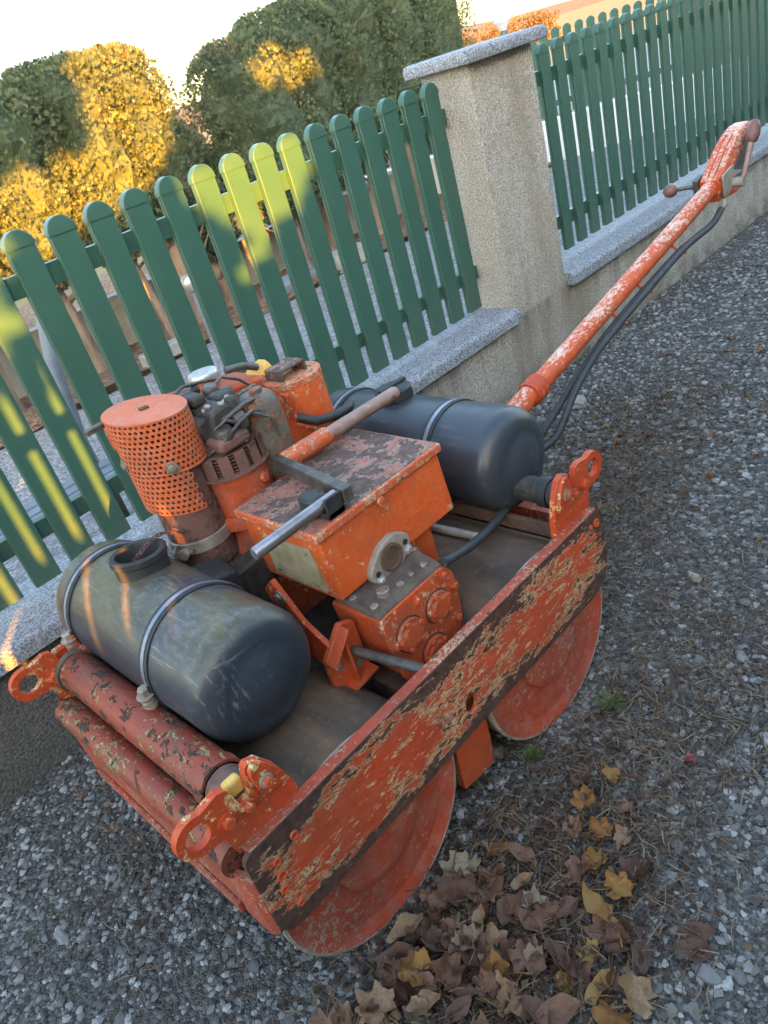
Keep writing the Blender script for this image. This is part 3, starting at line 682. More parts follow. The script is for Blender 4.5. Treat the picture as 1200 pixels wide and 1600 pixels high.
for p in ([(-2.02, -.84, .93), (-1.99, -.885, .96), (-1.94, -.895, .985), (-1.895, -.885, .99), (-1.86, -.87, .97)], [(-1.99, -.86, .985), (-1.965, -.88, 1.0), (-1.93, -.885, .97), (-1.925, -.88, .94)], [(-1.88, -.72, 1.03), (-1.83, -.69, 1.03), (-1.78, -.68, 1.0), (-1.74, -.70, .95)],
          [(-2.03, -.70, 1.0), (-2.0, -.70, 1.045), (-1.94, -.69, 1.055), (-1.88, -.68, 1.04), (-1.82, -.66, 1.02)], [(-1.90, -.88, .99), (-1.86, -.895, .955), (-1.85, -.89, .90)]):
    MB().tube(p, .0045, 8).build('injector_line', 'steel_dark', h)
MB().box(-1.90, -1.80, -.79, -.775, .985, 1.006).build('clamp_plate', 'grey_flaky', h, bevel=.003)
# lumps of injector gear on the head
for (x, y, z, dx, dy, dz) in ((-1.985, -.80, .98, .03, .03, .03), (-1.94, -.84, .975, .022, .02, .03), (-1.90, -.78, 1.01, .025, .03, .02), (-1.96, -.75, 1.035, .02, .035, .014), (-1.915, -.845, 1.005, .014, .014, .028)):
    MB().box(x-dx, x+dx, y-dy, y+dy, z-dz, z+dz).build('fitting', 'grease_black', h, bevel=.009)
for p in ([(-1.98, -.83, .99), (-1.95, -.87, 1.0), (-1.90, -.875, 1.01), (-1.86, -.855, 1.0)], [(-2.0, -.80, 1.0), (-1.99, -.75, 1.04), (-1.93, -.70, 1.045)], [(-1.93, -.85, 1.01), (-1.92, -.87, .96), (-1.94, -.885, .93)]):
    MB().tube(p, .006, 8).build('pipe', 'steel_dark', h)
for x, y in ((-1.945, -.845), (-1.968, -.82), (-1.915, -.83)):
    MB().bolt((x, y, 1.018), (.1, -.3, 1), .009, .014).build('nut', 'bolt_metal', h)
MB().lathe([(.052, .80), (.053, .83), (.055, .90), (.054, .975), (.051, .99), (.035, 1.003), (.01, 1.006)], (-1.845, -.83, 0), (0, 0, 1), 32).build('filter_canister', 'grey_flaky', rol, smooth=40)
MB().lathe([(.036, .60), (.036, .81)], (-1.845, -.835, 0), (0, 0, 1), 24).build('filter_pipe', 'engine_paint', rol, smooth=40)
MB().lathe([(.016, 0), (.016, .012), (.008, .014)], (-1.84, -.84, 1.004), (0, 0, 1), 12).build('vent_plug', 'grey_flaky', rol)
# air cleaner drum
ac = MB().lathe([(.078, .70), (.079, .71), (.080, .93), (.077, .94), (.073, .944), (.04, .946), (.01, .947)], (-1.632, -.70, 0), (0, 0, 1), 44).build('air_cleaner', 'box_paint', rol, smooth=40)
MB().lathe([(.079, 0), (.0815, .002), (.0815, .016), (.078, .018), (.03, .019)], (-1.632, -.70, .932), (0, 0, 1), 44).build('cleaner_lid', 'lid_rim_paint', ac, smooth=40)
m = MB(); m.box(-1.69, -1.60, -.735, -.665, .975, .981); m.box(-1.69, -1.683, -.735, -.665, .950, .975); m.box(-1.607, -1.60, -.735, -.665, .950, .975); m.build('handle', 'lid_paint', ac, bevel=.002)
MB().box(-1.725, -1.712, -.78, -.75, .86, .935).build('clip', 'ear_paint', ac, bevel=.003)
MB().tube([(-1.72, -.79, .87), (-1.69, -.83, .85), (-1.64, -.84, .84), (-1.58, -.83, .835), (-1.54, -.79, .82), (-1.52, -.74, .78)], .0125, 12).build('fuel_hose', 'rubber', rol)
MB().tube([(-1.735, -.80, .86), (-1.70, -.815, .83), (-1.66, -.80, .80)], .005, 8).build('clip_rod', 'ear_paint', rol)
# fuel tank behind the head
ft = MB().prism(rounded([(-2.10, .93), (-1.64, .86), (-1.63, .935), (-1.70, .972), (-2.03, 1.022), (-2.10, 1.01)], .02), 'y', -.66, -.50).build('fuel_tank', 'engine_paint', rol, bevel=.012)
ft['label'] = 'orange fuel tank behind the engine with ribbed silver cap'
n = 36; rings = []
for rr_, hh in ((.040, 0), (.0425, .003), (.0425, .015), (.039, .02), (.015, .021)):
    rings.append([(-1.82+(rr_*(1.0 if k % 2 else .955 if rr_ > .04 else 1))*math.cos(2*math.pi*k/n), -.585+(rr_*(1.0 if k % 2 else .955 if rr_ > .04 else 1))*math.sin(2*math.pi*k/n), 1.012+hh) for k in range(n)])
MB().lathe([(.032, .99), (.030, 1.013)], (-1.82, -.585, 0), (0, 0, 1), 24).build('filler_neck', 'box_paint', ft, smooth=40)
MB().loft(rings).build('fuel_cap', 'alu_cap', ft, smooth=30)
MB().lathe([(.03, 0), (.032, .01), (.030, .05), (.018, .062), (.004, .064)], (-1.69, -.60, .948), (.6, -.35, .35), 24).build('filter_bowl', 'yellow_paint', ft, smooth=50)
MB().tube([(-1.78, -.63, 1.02), (-1.73, -.64, 1.012), (-1.69, -.64, .99)], .010, 10).build('fuel_line', 'steel_dark', ft)
MB().tube([(-2.04, -.70, 1.01), (-1.97, -.68, 1.03), (-1.90, -.68, 1.03)], .013, 10).build('fuel_line', 'rubber', ft)
MB().tube([(-2.05, -.735, .985), (-1.99, -.72, .995), (-1.94, -.72, 1.0)], .020, 12).build('intake_pipe', 'engine_paint', rol)

# ---- silencer with perforated heat shield
mx_, my_ = -2.085, -.765
mf = MB().lathe([(.078, .665), (.082, .672), (.078, .69), (.076, .70), (.076, 1.00), (.05, 1.02), (.01, 1.03)], (mx_, my_, 0), (0, 0, 1), 48).build('silencer', 'muffler_rust', rol, smooth=40)
cl = MB().lathe([(.0765, .722), (.0805, .724), (.0805, .752), (.0765, .754)], (mx_, my_, 0), (0, 0, 1), 48); cl = cl.build('clamp_band', 'clamp_steel', mf, smooth=40)
ca = math.radians(212); cp = Vector((mx_+.088*math.cos(ca), my_+.088*math.sin(ca), .738)); tdir = Vector((-math.sin(ca), math.cos(ca), 0))
MB().tube([cp-tdir*.022, cp+tdir*.022], .0065, 10).build('clamp_screw', 'bolt_metal', cl); MB().bolt(cp-tdir*.02, -tdir, .012, .011).build('clamp_nut', 'clamp_steel', cl)
MB().lathe([(.0125, 0), (.0125, .016)], cp, Vector((math.cos(ca), math.sin(ca), 0)), 12).build('clamp_lug', 'clamp_steel', cl)
def perforated(z0, z1, r, a0, a1, nz, na, hr, th=.0018):
    """sheet wrapped round the silencer, every perforation a real hole"""
    m = MB(); V = []; F = []
    dz = (z1-z0)/nz; da = (a1-a0)/na; K = 6
    def pt(a, z, rad): return (mx_+rad*math.cos(a), my_+rad*math.sin(a), z)
    for i in range(nz):
        off = .5*da if i % 2 else 0
        for j in range(na):
            ac_ = a0+(j+.5)*da+off; zc = z0+(i+.5)*dz
            if off and j == na-1 and a1-a0 < 6.2: continue
            outer = [(ac_-da/2, zc-dz/2), (ac_, zc-dz/2), (ac_+da/2, zc-dz/2), (ac_+da/2, zc+dz/2), (ac_, zc+dz/2), (ac_-da/2, zc+dz/2)]
            ang = [math.radians(x) for x in (210, 270, 330, 30, 90, 150)]
            inner = [(ac_+hr/r*math.cos(t), zc+hr*math.sin(t)) for t in ang]
            b = len(V); V += [pt(a, z, r) for a, z in outer]+[pt(a, z, r) for a, z in inner]+[pt(a, z, r-th) for a, z in inner]
            for k in range(6):
                k2 = (k+1) % 6
                F += [(b+k, b+k2, b+6+k2, b+6+k), (b+6+k, b+6+k2, b+12+k2, b+12+k)]
    m.add(V, F); return m
sh = perforated(.925, 1.052, .0935, 0, 2*math.pi, 10, 46, .0041).build('heat_shield', 'shield_paint', mf, smooth=30)
perforated(.818, .927, .0925, R(132), R(272), 8, 18, .0041).build('lower_shield', 'shield_paint', sh, smooth=30)
MB().lathe([(.0932, .0), (.0948, .001), (.0948, .004), (.0932, .005)], (mx_, my_, .922), (0, 0, 1), 60).build('seam_band', 'shield_paint', sh, smooth=30)
# perforated top disc
m = MB(); V = []; F = []; K = 6; st = .0105
N_ = int(.092/st)+1
for i in range(-N_, N_+1):
    for j in range(-N_, N_+1):
        cx = (i+.5*(j % 2))*st; cy = j*st
        if math.hypot(cx, cy) > .087: continue
        o = [(cx-st/2, cy-st/2), (cx, cy-st/2), (cx+st/2, cy-st/2), (cx+st/2, cy+st/2), (cx, cy+st/2), (cx-st/2, cy+st/2)]
        ang = [math.radians(x) for x in (210, 270, 330, 30, 90, 150)]
        inn = [(cx+.0036*math.cos(t), cy+.0036*math.sin(t)) for t in ang]; b = len(V)
        V += [(mx_+p[0], my_+p[1], 1.0535) for p in o]+[(mx_+p[0], my_+p[1], 1.0535) for p in inn]
        F += [(b+k, b+(k+1) % 6, b+6+(k+1) % 6, b+6+k) for k in range(6)]
tp = MB().add(V, F).build('shield_top', 'shield_paint', sh, smooth=0)
MB().lathe([(.087, 0), (.0945, -.001), (.0945, -.006), (.0925, -.006), (.087, -.003)], (mx_, my_, 1.0545), (0, 0, 1), 60).build('shield_rim', 'shield_paint', sh, smooth=40)
MB().lathe([(.086, 0), (.086, .001)], (mx_, my_, 1.046), (0, 0, 1), 40).build('hole_shade_disc', 'grease_black', sh)  # black disc added under the top so its holes look shaded inside
MB().box(mx_-.012, mx_+.012, my_-.006, my_+.006, 1.053, 1.060).build('top_clip', 'bare_rust', sh, bevel=.003)
for a, z in ((R(248), .938), (R(170), .94)):
    MB().bolt((mx_+.0935*math.cos(a), my_+.0935*math.sin(a), z), (math.cos(a), math.sin(a), 0), .010, .007).build('bolt', 'bolt_metal', sh)
for o in [sh]+list(sh.children):                         # the shield sits a little askew
    for v in o.data.vertices:
        v.co.z += .022-.17*((v.co.x-mx_)*r0.x+(v.co.y-my_)*r0.y)
MB().tube([(-2.03, -.78, .90), (-2.0, -.795, .905), (-1.965, -.80, .905)], .028, 16).build('exhaust_pipe', 'muffler_rust', rol)
MB().lathe([(.085, .0), (.085, .012), (.03, .014)], (mx_, my_, .652), (0, 0, 1), 36).build('silencer_base', 'muffler_rust', rol)
MB().prism(rounded([(-2.20, 1.055), (-2.08, 1.058), (-2.06, 1.07), (-2.20, 1.066)], .003), 'y', -.685, -.665).build('tank_strap', 'steel_dark', rol, bevel=.003)
MB().box(-2.13, -2.02, -.93, -.87, .46, .68).build('dark_bracket', 'grease_black', rol, bevel=.008)
m = MB(); m.loft([[(-2.235, -.98, .60), (-2.13, -.98, .60), (-2.10, -.86, .60), (-2.20, -.86, .60)], [(-2.21, -.975, .74), (-2.13, -.97, .715), (-2.11, -.87, .715), (-2.19, -.87, .735)]]).build('battery_cover', 'rubber', rol, bevel=.008)
for k in range(5): MB().box(-2.125, -2.112, -1.04-.012*k, -1.034-.012*k, .53, .63).build('cooling_slat', 'rubber', rol, bevel=.001)

# ---- water tanks
def tank(xc, zc, r, y0, y1, mat, straps, label):
    n = 56; prof = []
    L = .075; rs = .062                                  # shallow dome, then a rounded shoulder
    for k in range(7): a = (r-rs)*k/6; prof.append((max(.004, a), .022*(a/(r-rs))**2))
    for k in range(1, 11): t = k/10*math.pi/2; prof.append((r-rs+rs*math.sin(t), .022+(L-.022)*(1-math.cos(t))))
    full = [(a, y0+b) for a, b in prof]+[(r*1.004, y0+(y1-y0)*.5)]+[(a, y1-b) for a, b in reversed(prof)]
    m = MB().lathe([(a, b) for a, b in full], (xc, 0, zc), (0, 1, 0), n)
    t_ = m.build('water_tank', mat, rol, smooth=60); t_['label'] = label
    for ys in straps:
        s = MB().lathe([(r+.0005, -.0165), (r+.0035, -.0165), (r+.0035, .0165), (r+.0005, .0165)], (xc, ys, zc), (0, 1, 0), 72).build('strap_liner', 'rubber', t_, smooth=40)
        MB().lathe([(r+.003, -.0058), (r+.0052, -.0058), (r+.0052, .0058), (r+.003, .0058)], (xc, ys, zc), (0, 1, 0), 72).build('strap', 'strap_steel', s, smooth=40)
        a = R(186); p = Vector((xc+(r+.014)*math.cos(a), ys, zc+(r+.014)*math.sin(a)))
        if xc < -2:
            MB().tube([p+Vector((.002, 0, -.035)), p+Vector((0, 0, .03))], .0072, 12).build('strap_bolt', 'clamp_steel', s)
            MB().bolt(p+Vector((0, 0, .012)), (0, 0, 1), .013, .020).build('strap_nut', 'clamp_steel', s)
            MB().lathe([(.0155, 0), (.0155, .009)], p+Vector((0, 0, -.004)), (0, 0, 1), 18).build('strap_lug', 'clamp_steel', s)
            MB().lathe([(.0155, 0), (.0155, .007)], p+Vector((0, 0, -.018)), (0, 0, 1), 18).build('strap_lug', 'clamp_steel', s)
    return t_
TF = tank(-2.302, .652, .140, -1.285, -.545, 'tank_plastic_algae', (-1.045, -.672), 'front water tank, black plastic stained with yellow algae and open filler neck')
TR = tank(-1.412, .640, .137, -1.268, -.505, 'tank_plastic', (-1.025, -.635), 'rear water tank, clean black plastic with capped filler')
MB().lathe([(.064, -.04), (.060, .0), (.0595, .028), (.0645, .032), (.0645, .044), (.060, .047), (.051, .046), (.048, .035), (.048, -.008), (.004, -.010)], (-2.278, -.845, .782), (.10, .02, 1), 44).build('filler_neck', 'rubber', TF, smooth=40)
cps = []
for k in range(15):
    t = k/14; cps.append(Vector((-2.295+.19*t, -.85+.035*t, .812+.020*math.sin(t*3.1)-.09*max(0, t-.4)**1.1)))
for k in range(14):
    a, b = cps[k], cps[k+1]; d = (b-a).normalized(); sd = d.cross(Vector((0, 0, 1) if k % 2 else (.3, .9, .4))).normalized()
    pts = [a+sd*.004, (a+b)/2+sd*.0055, b+sd*.004, b+d*.003, b-sd*.004, (a+b)/2-sd*.0055, a-sd*.004, a-d*.003, a+sd*.004]
    MB().tube(pts, .0016, 5).build('chain_link', 'muffler_rust', TF)
rc = MB(); no = 10
rc.lathe([(.05, .0), (.056, .004), (.056, .03), (.047, .036), (.01, .037)], (-1.40, -.82, .773), (.02, .02, 1), no, .2).build('filler_cap', 'rubber', TR, smooth=25)
MB().box(-1.452, -1.348, -.829, -.811, .808, .818).build('cap_grip', 'rubber', TR, bevel=.003)

# ---- starting crank laid across the cover box
ck = thing('starting_crank', 'bent steel starting crank lying across the lid of the orange cover box', 'crank', (-1.85, -1.05, .816))
zc = .848
MB().prism(rounded([(-1.896, -.885), (-1.872, -.885), (-1.922, -1.205), (-1.948, -1.205)], .004), 'z', zc-.018, zc+.016).build('crank_web', 'steel_dark', ck, bevel=.003)
MB().tube([(-1.95, -1.178, zc), (-2.172, -1.178, zc), (-2.178, -1.178, zc)], [.0145, .0145, .012], 24).build('hand_grip', 'steel_rod', ck, smooth=40)
MB().tube([(-1.88, -.916, zc), (-1.85, -.918, zc), (-1.745, -.924, zc), (-1.74, -.924, zc)], [.0225, .0235, .0235, .021], 24).build('sleeve', 'lid_rim_paint', ck, smooth=40)
MB().tube([(-1.74, -.924, zc), (-1.50, -.935, zc), (-1.494, -.935, zc)], [.0175, .0175, .015], 24).build('shank', 'steel_pipe', ck, smooth=40)
MB().tube([(-1.52, -.955, zc), (-1.52, -.915, zc)], .005, 8).build('driving_pin', 'bare_rust', ck)
# rubber clip that holds the grip
rcx = -1.985
m = MB(); m.box(rcx-.022, rcx+.022, -1.165, -1.115, .8156, .862); m.build('crank_clip', 'rubber', cb, bevel=.008)
m = MB(); m.box(rcx+.01-.022, rcx+.01+.026, -1.2, -1.193, .8156, .866); m.box(rcx+.01-.022, rcx+.01+.026, -1.2, -1.165, .8156, .832); m.build('crank_clip', 'rubber', cb, bevel=.003)

# ---- steering bar
P0 = Vector((-1.36, -1.03, .585)); P1 = Vector((.20, -1.03, .874))
du = (P1-P0).normalized(); up = Vector((0, 0, 1)); nz_ = (up-du*up.dot(du)).normalized(); sd = Vector((0, 1, 0))
sb = MB().tube([P0, P0+(P1-P0)*.2, P0+(P1-P0)*.21, P1], [.033, .033, .0305, .0300], 28).build('steering_bar', 'bar_paint', rol, smooth=40)
sb['label'] = 'long flaking orange and white steering bar'
MB().box(-1.40, -1.27, -1.10, -.96, .50, .62).build('bar_hinge', 'frame_paint', rol, bevel=.008)
jc = P0+(P1-P0)*.205
MB().tube([jc-du*.03, jc-du*.028, jc+du*.028, jc+du*.03], [.036, .0395, .0395, .036], 28).build('bar_collar', 'ear_paint', sb, smooth=40)
def L(a, s_, n_): return P1+du*(a-.03 if a > 0 else a)+sd*(s_+(.02 if s_ < -.06 else 0))+nz_*n_
MB().tube([L(-.005, 0, 0), L(0, 0, 0), L(.03, 0, 0), L(.035, 0, 0)], [.036, .039, .039, .036], 28).build('head_collar', 'yellow_paint', sb, smooth=40)
def plate(profile, w0, w1, mat, name, bev=.004):
    """profile of (along, up, half thickness) stations swept into a curved forged arm of width w"""
    rings = []
    for i, (a, n_, th, ww) in enumerate(profile):
        j0, j1 = max(0, i-1), min(len(profile)-1, i+1)
        t = Vector((profile[j1][0]-profile[j0][0], profile[j1][1]-profile[j0][1])).normalized(); nn = Vector((-t.y, t.x))
        rings.append([L(a+nn.x*th*s1, s2*ww, n_+nn.y*th*s1) for s1, s2 in ((1, .82), (1, -.82), (.3, -1), (-1, -1), (-1, 1), (.3, 1))])
    return MB().loft(rings).build(name, mat, sb, bevel=bev, smooth=30)
plate([(.02, .006, .028, .040), (.06, .016, .028, .043), (.11, .040, .026, .044), (.16, .066, .024, .042), (.22, .088, .022, .038), (.28, .098, .020, .034), (.33, .094, .016, .031), (.37, .080, .008, .028)], 0, 0, 'bar_paint', 'head_arm')
plate([(.372, .074, .005, .030), (.355, .045, .005, .030), (.32, .0, .005, .030), (.285, -.05, .005, .028)], 0, 0, 'steel_dark', 'head_strap', .001)
plate([(.09, .012, .02, .030), (.18, .030, .016, .028), (.27, .050, .012, .024)], 0, 0, 'ear_paint', 'head_web', .002)
plate([(.02, -.03, .020, .026), (.10, -.052, .018, .026), (.17, -.075, .016, .024), (.23, -.088, .010, .018)], 0, 0, 'ear_paint', 'head_toe', .002)
for s_ in (-.012, .012): MB().tube([L(.03, s_, .036), L(.11, s_, .068), L(.16, s_, .092), L(.22, s_, .112)], .003, 6).build('casting_rib', 'ear_paint', sb)
def bx(a0, a1, s0, s1, n0, n1, mat, name, bev=.003):
    return MB().loft([[L(a, s_, n0) for a, s_ in ((a0, s0), (a1, s0), (a1, s1), (a0, s1))], [L(a, s_, n1) for a, s_ in ((a0, s0), (a1, s0), (a1, s1), (a0, s1))]]).build(name, mat, sb, bevel=bev)
bx(.02, .11, -.075, -.044, -.035, .045, 'flange_grey', 'pivot_block'); bx(.02, .08, .044, .066, -.025, .035, 'steel_dark', 'pivot_block')
MB().tube([L(.09, -.07, -.015), L(.09, -.115, -.015)], .018, 16).build('pivot_pin', 'flange_grey', sb)
lv = MB().tube([L(.10, -.105, -.012), L(.14, -.108, .03), L(.18, -.110, .075), L(.19, -.11, .088)], [.009, .010, .011, .011], 12).build('brake_lever', 'steel_pipe', sb)
MB().lathe([(.010, 0), (.020, .008), (.026, .032), (.024, .055), (.014, .078), (.003, .083)], L(.186, -.11, .083), (L(.19, -.11, .088)-L(.14, -.108, .03)), 20).build('grip', 'knob_brown', lv, smooth=60)
lv = MB().tube([L(.05, .06, 0), L(.04, .09, .006), L(.025, .135, .008)], [.013, .008, .007], 12).build('throttle_lever', 'steel_dark', sb)
MB().lathe([(.006, 0), (.018, .004), (.024, .018), (.025, .028), (.018, .045), (.004, .052)], L(.027, .13, .008), (L(.025, .135, .008)-L(.04, .09, .006)), 20).build('knob', 'knob_brown', lv, smooth=60)
def hang(pts, r, name, mat, n=10, par=None):
    out = []
    P = [Vector(p) for p in pts]; P = [P[0]*2-P[1]]+P+[P[-1]*2-P[-2]]
    for i in range(1, len(P)-2):
        for k in range(8):
            t = k/8; a, b, c, d = P[i-1:i+3]
            out.append(.5*((2*b)+(c-a)*t+(2*a-5*b+4*c-d)*t*t+(3*b-a-3*c+d)*t**3))
    out.append(P[-2]); return MB().tube(out, r, n).build(name, mat, par or sb, smooth=60)
MB().tube([L(.02, -.045, -.045), L(-.02, -.05, -.06), L(-.05, -.05, -.062)], [.011, .010, .009], 12).build('hose_end', 'flange_grey', sb)
hang([L(-.05, -.05, -.062), L(-.14, -.05, -.075), L(-.35, -.046, -.050), L(-.62, -.046, -.046), L(-.9, -.046, -.050), L(-1.02, -.046, -.062), L(-1.15, -.05, -.09), L(-1.28, -.05, -.15), L(-1.38, -.04, -.14), L(-1.46, -.03, -.10)], .0125, 'control_cable', 'hose_rubber')
hang([L(-.34, -.035, -.055), L(-.62, -.03, -.05), L(-.88, -.03, -.052), L(-1.0, -.025, -.07), L(-1.10, -.02, -.085), L(-1.22, -.02, -.11), L(-1.36, -.02, -.13), L(-1.5, -.02, -.12)], .012, 'control_cable', 'hose_rubber')
for a in (-.36, -.62, -.80):
    MB().tube([L(a, -.055, -.06), L(a+.008, -.03, -.066), L(a+.01, 0, -.036)], .005, 8).build('cable_clip', 'ear_paint', sb)
# hoses over the rear drum
hang([(-1.44, -1.20, .52), (-1.56, -1.235, .535), (-1.68, -1.265, .56), (-1.80, -1.29, .60)], .0115, 'drain_hose', 'hose_rubber', par=rol)
MB().tube([(-1.795, -1.288, .598), (-1.81, -1.292, .604)], .0135, 12).build('hose_clip', 'rubber', rol)

# ================================================================== GROUND COVER
ICO_V = None
def ico():
    bm = bmesh.new(); bmesh.ops.create_icosphere(bm, subdivisions=1, radius=1)
    V = np.array([v.co[:] for v in bm.verts]); F = np.array([[v.index for v in f.verts] for f in bm.faces]); bm.free(); return V, F
ICO_V, ICO_F = ico()
def keepout(x, y):
    """inside a drum's footprint or the wall"""
    k = (y > WF-.01)
    for xc in (-2.276, -1.622): k |= (abs(x-xc) < .075) & (y > -1.40) & (y < -.65)
    return k
def scatter(n, x0, x1, y0, y1, r0, r1, seed, pw=1.8):
    g = np.random.default_rng(seed)
    x = g.uniform(x0, x1, n); y = g.uniform(y0, y1, n); m = ~keepout(x, y)
    x, y = x[m], y[m]; r = r0+(r1-r0)*g.random(len(x))**pw
    return g, x, y, r
def pebbles(name, sets):
    VV = []; FF = []; TT = []; base = 0
    for (n, x0, x1, y0, y1, r0, r1, seed) in sets:
        g, x, y, r = scatter(n, x0, x1, y0, y1, r0, r1, seed); n = len(x)
        # thinner where needles and leaves cover the stones
        V = np.repeat(ICO_V[None], n, 0)*(1+g.uniform(-.28, .28, (n, 12, 1)))
        V = V*(g.uniform(.65, 1.25, (n, 1, 3))*np.array([1, 1, .62]))
        a = g.uniform(0, 6.28, n); c, s_ = np.cos(a)[:, None], np.sin(a)[:, None]
        X = V[..., 0]*c-V[..., 1]*s_; Y = V[..., 0]*s_+V[..., 1]*c
        Z = V[..., 2]+X*g.uniform(-.3, .3, (n, 1))
        P = np.stack([X, Y, Z], -1)*r[:, None, None]
        P += np.stack([x, y, r*.18], -1)[:, None]
        VV.append(P.reshape(-1, 3)); FF.append((ICO_F[None]+(np.arange(n)*12)[:, None, None]+base).reshape(-1, 3)); base += n*12
        TT.append(np.repeat(g.random(n)**1.5, 20))
    o = fastmesh(name, np.concatenate(VV), np.concatenate(FF), 'pebbles', np.concatenate(TT))
    o['kind'] = 'stuff'; return tag(o, 'grey crushed stone gravel covering the road around the roller', 'gravel')
pebbles('gravel', [(26000, -3.3, -.9, -2.6, WF, .004, .0115, 1), (14000, -.9, .8, -2.9, WF, .0055, .014, 2), (9500, .8, 3.4, -3.4, WF, .007, .016, 3),
                   (5500, -3.3, -.6, -2.6, WF, .007, .0145, 4), (5000, -.6, 2.0, -2.9, WF, .009, .018, 5), (700, -2.40, -2.15, -1.47, -1.395, .004, .010, 7), (700, -1.75, -1.50, -1.47, -1.395, .004, .010, 8), (3500, 3.4, 7, -4, WF, .010, .022, 6)])

# loose larger stones, one by one
g = np.random.default_rng(21)
stone_meshes = []
for k in range(6):
    bm = bmesh.new(); bmesh.ops.create_icosphere(bm, subdivisions=2, radius=1)
    sc = g.uniform(.7, 1.25, 3)*np.array([1, .85, .5]); off = g.uniform(0, 9, 3)
    for v in bm.verts:
        c = v.co.copy(); d = 1+.16*math.sin(c.x*3+off[0])+.14*math.sin(c.y*4+off[1])+.10*math.sin(c.z*5+off[2]+c.x*2)
        v.co = Vector((c.x*sc[0], c.y*sc[1], c.z*sc[2]))*d
    me = bpy.data.meshes.new('stone'); bm.to_mesh(me); bm.free(); me.materials.append(MATS['loose_stone']); me.shade_smooth(); me.set_sharp_from_angle(angle=R(28)); stone_meshes.append(me)
spots = []
for _ in range(110):
    x = g.uniform(-2.95, -.2); y = g.uniform(-2.3, -.3)
    if not keepout(np.array([x]), np.array([y]))[0] and not (-2.55 < x < -1.35 and -1.45 < y < -.62): spots.append((x, y, .009+.011*g.random()**2))
spots += [(-2.05, -1.98, .020), (-1.30, -1.62, .024), (-1.23, -1.70, .021), (-1.45, -1.88, .022), (-.97, -1.45, .028), (-1.02, -1.62, .020), (-2.30, -.52, .03), (-2.34, -.60, .026), (-2.43, -.75, .024), (.02, -.42, .055)]
for i, (x, y, r) in enumerate(spots):
    o = bpy.data.objects.new('stone', stone_meshes[i % 6]); COL.objects.link(o)
    o.location = (x, y, r*.30); o.rotation_euler = (g.uniform(-.2, .2), g.uniform(-.2, .2), g.uniform(0, 6.28)); o.scale = (r, r, r)
    if r > .05: tag(o, 'flat grey fieldstone lying against the foot of the rendered wall', 'stone')
    else: tag(o, 'loose pale stone lying on the grey gravel', 'stone', 'larger stones on the gravel')

# needles and straw
def straw(name, n, regs, seed, label, lr=(.02, .07), wd=.0009):
    g = np.random.default_rng(seed); V = []; T = []
    for (cx, cy, sx, sy, frac) in regs:
        k = int(n*frac); x = g.normal(cx, sx, k); y = g.normal(cy, sy, k); m = ~keepout(x, y); x, y = x[m], y[m]; k = len(x)
        a = g.uniform(0, 6.28, k); l = g.uniform(*lr, k); w_ = g.uniform(.6, 1.8, k)*wd
        z = g.uniform(.008, .020, k); tl = g.uniform(-.25, .25, k); bend = g.uniform(-.3, .3, k)
        d = np.stack([np.cos(a), np.sin(a), tl], -1); p = np.stack([-np.sin(a), np.cos(a), 0*a], -1)
        c = np.stack([x, y, z], -1)
        A = c-d*l[:, None]/2; B = c+p*(bend*l)[:, None]*.4+np.array([0, 0, .003]); Cc = c+d*l[:, None]/2
        V.append(np.stack([A-p*w_[:, None], A+p*w_[:, None], B-p*w_[:, None], B+p*w_[:, None], Cc-p*w_[:, None]*.5, Cc+p*w_[:, None]*.5], 1)); T.append(np.repeat(g.random(k), 2))
    V = np.concatenate(V); n = len(V); b = (np.arange(n)*6)[:, None]
    F = np.stack([b+np.array([0, 1, 3, 2]), b+np.array([2, 3, 5, 4])], 1).reshape(-1, 4)
    V[..., 2] = np.maximum(V[..., 2], .004)
    o = fastmesh(name, V.reshape(-1, 3), F, 'straw', np.concatenate(T)); o['kind'] = 'stuff'; return tag(o, label, 'litter')
straw('needle_litter', 9500, [(-.75, -1.0, .30, .16, .14), (-.1, -.85, .5, .2, .14), (-1.45, -1.75, .5, .25, .14), (-.9, -1.0, .35, .25, .22), (-.2, -.8, .4, .25, .2), (-1.75, -1.62, .28, .16, .2), (-2.25, -1.62, .25, .18, .12), (-1.1, -1.55, .3, .2, .14), (-2.5, -.75, .18, .2, .07), (-1.0, -1.3, .9, .6, .05)], 31, 'brown conifer needles and dry straw strewn over the gravel')

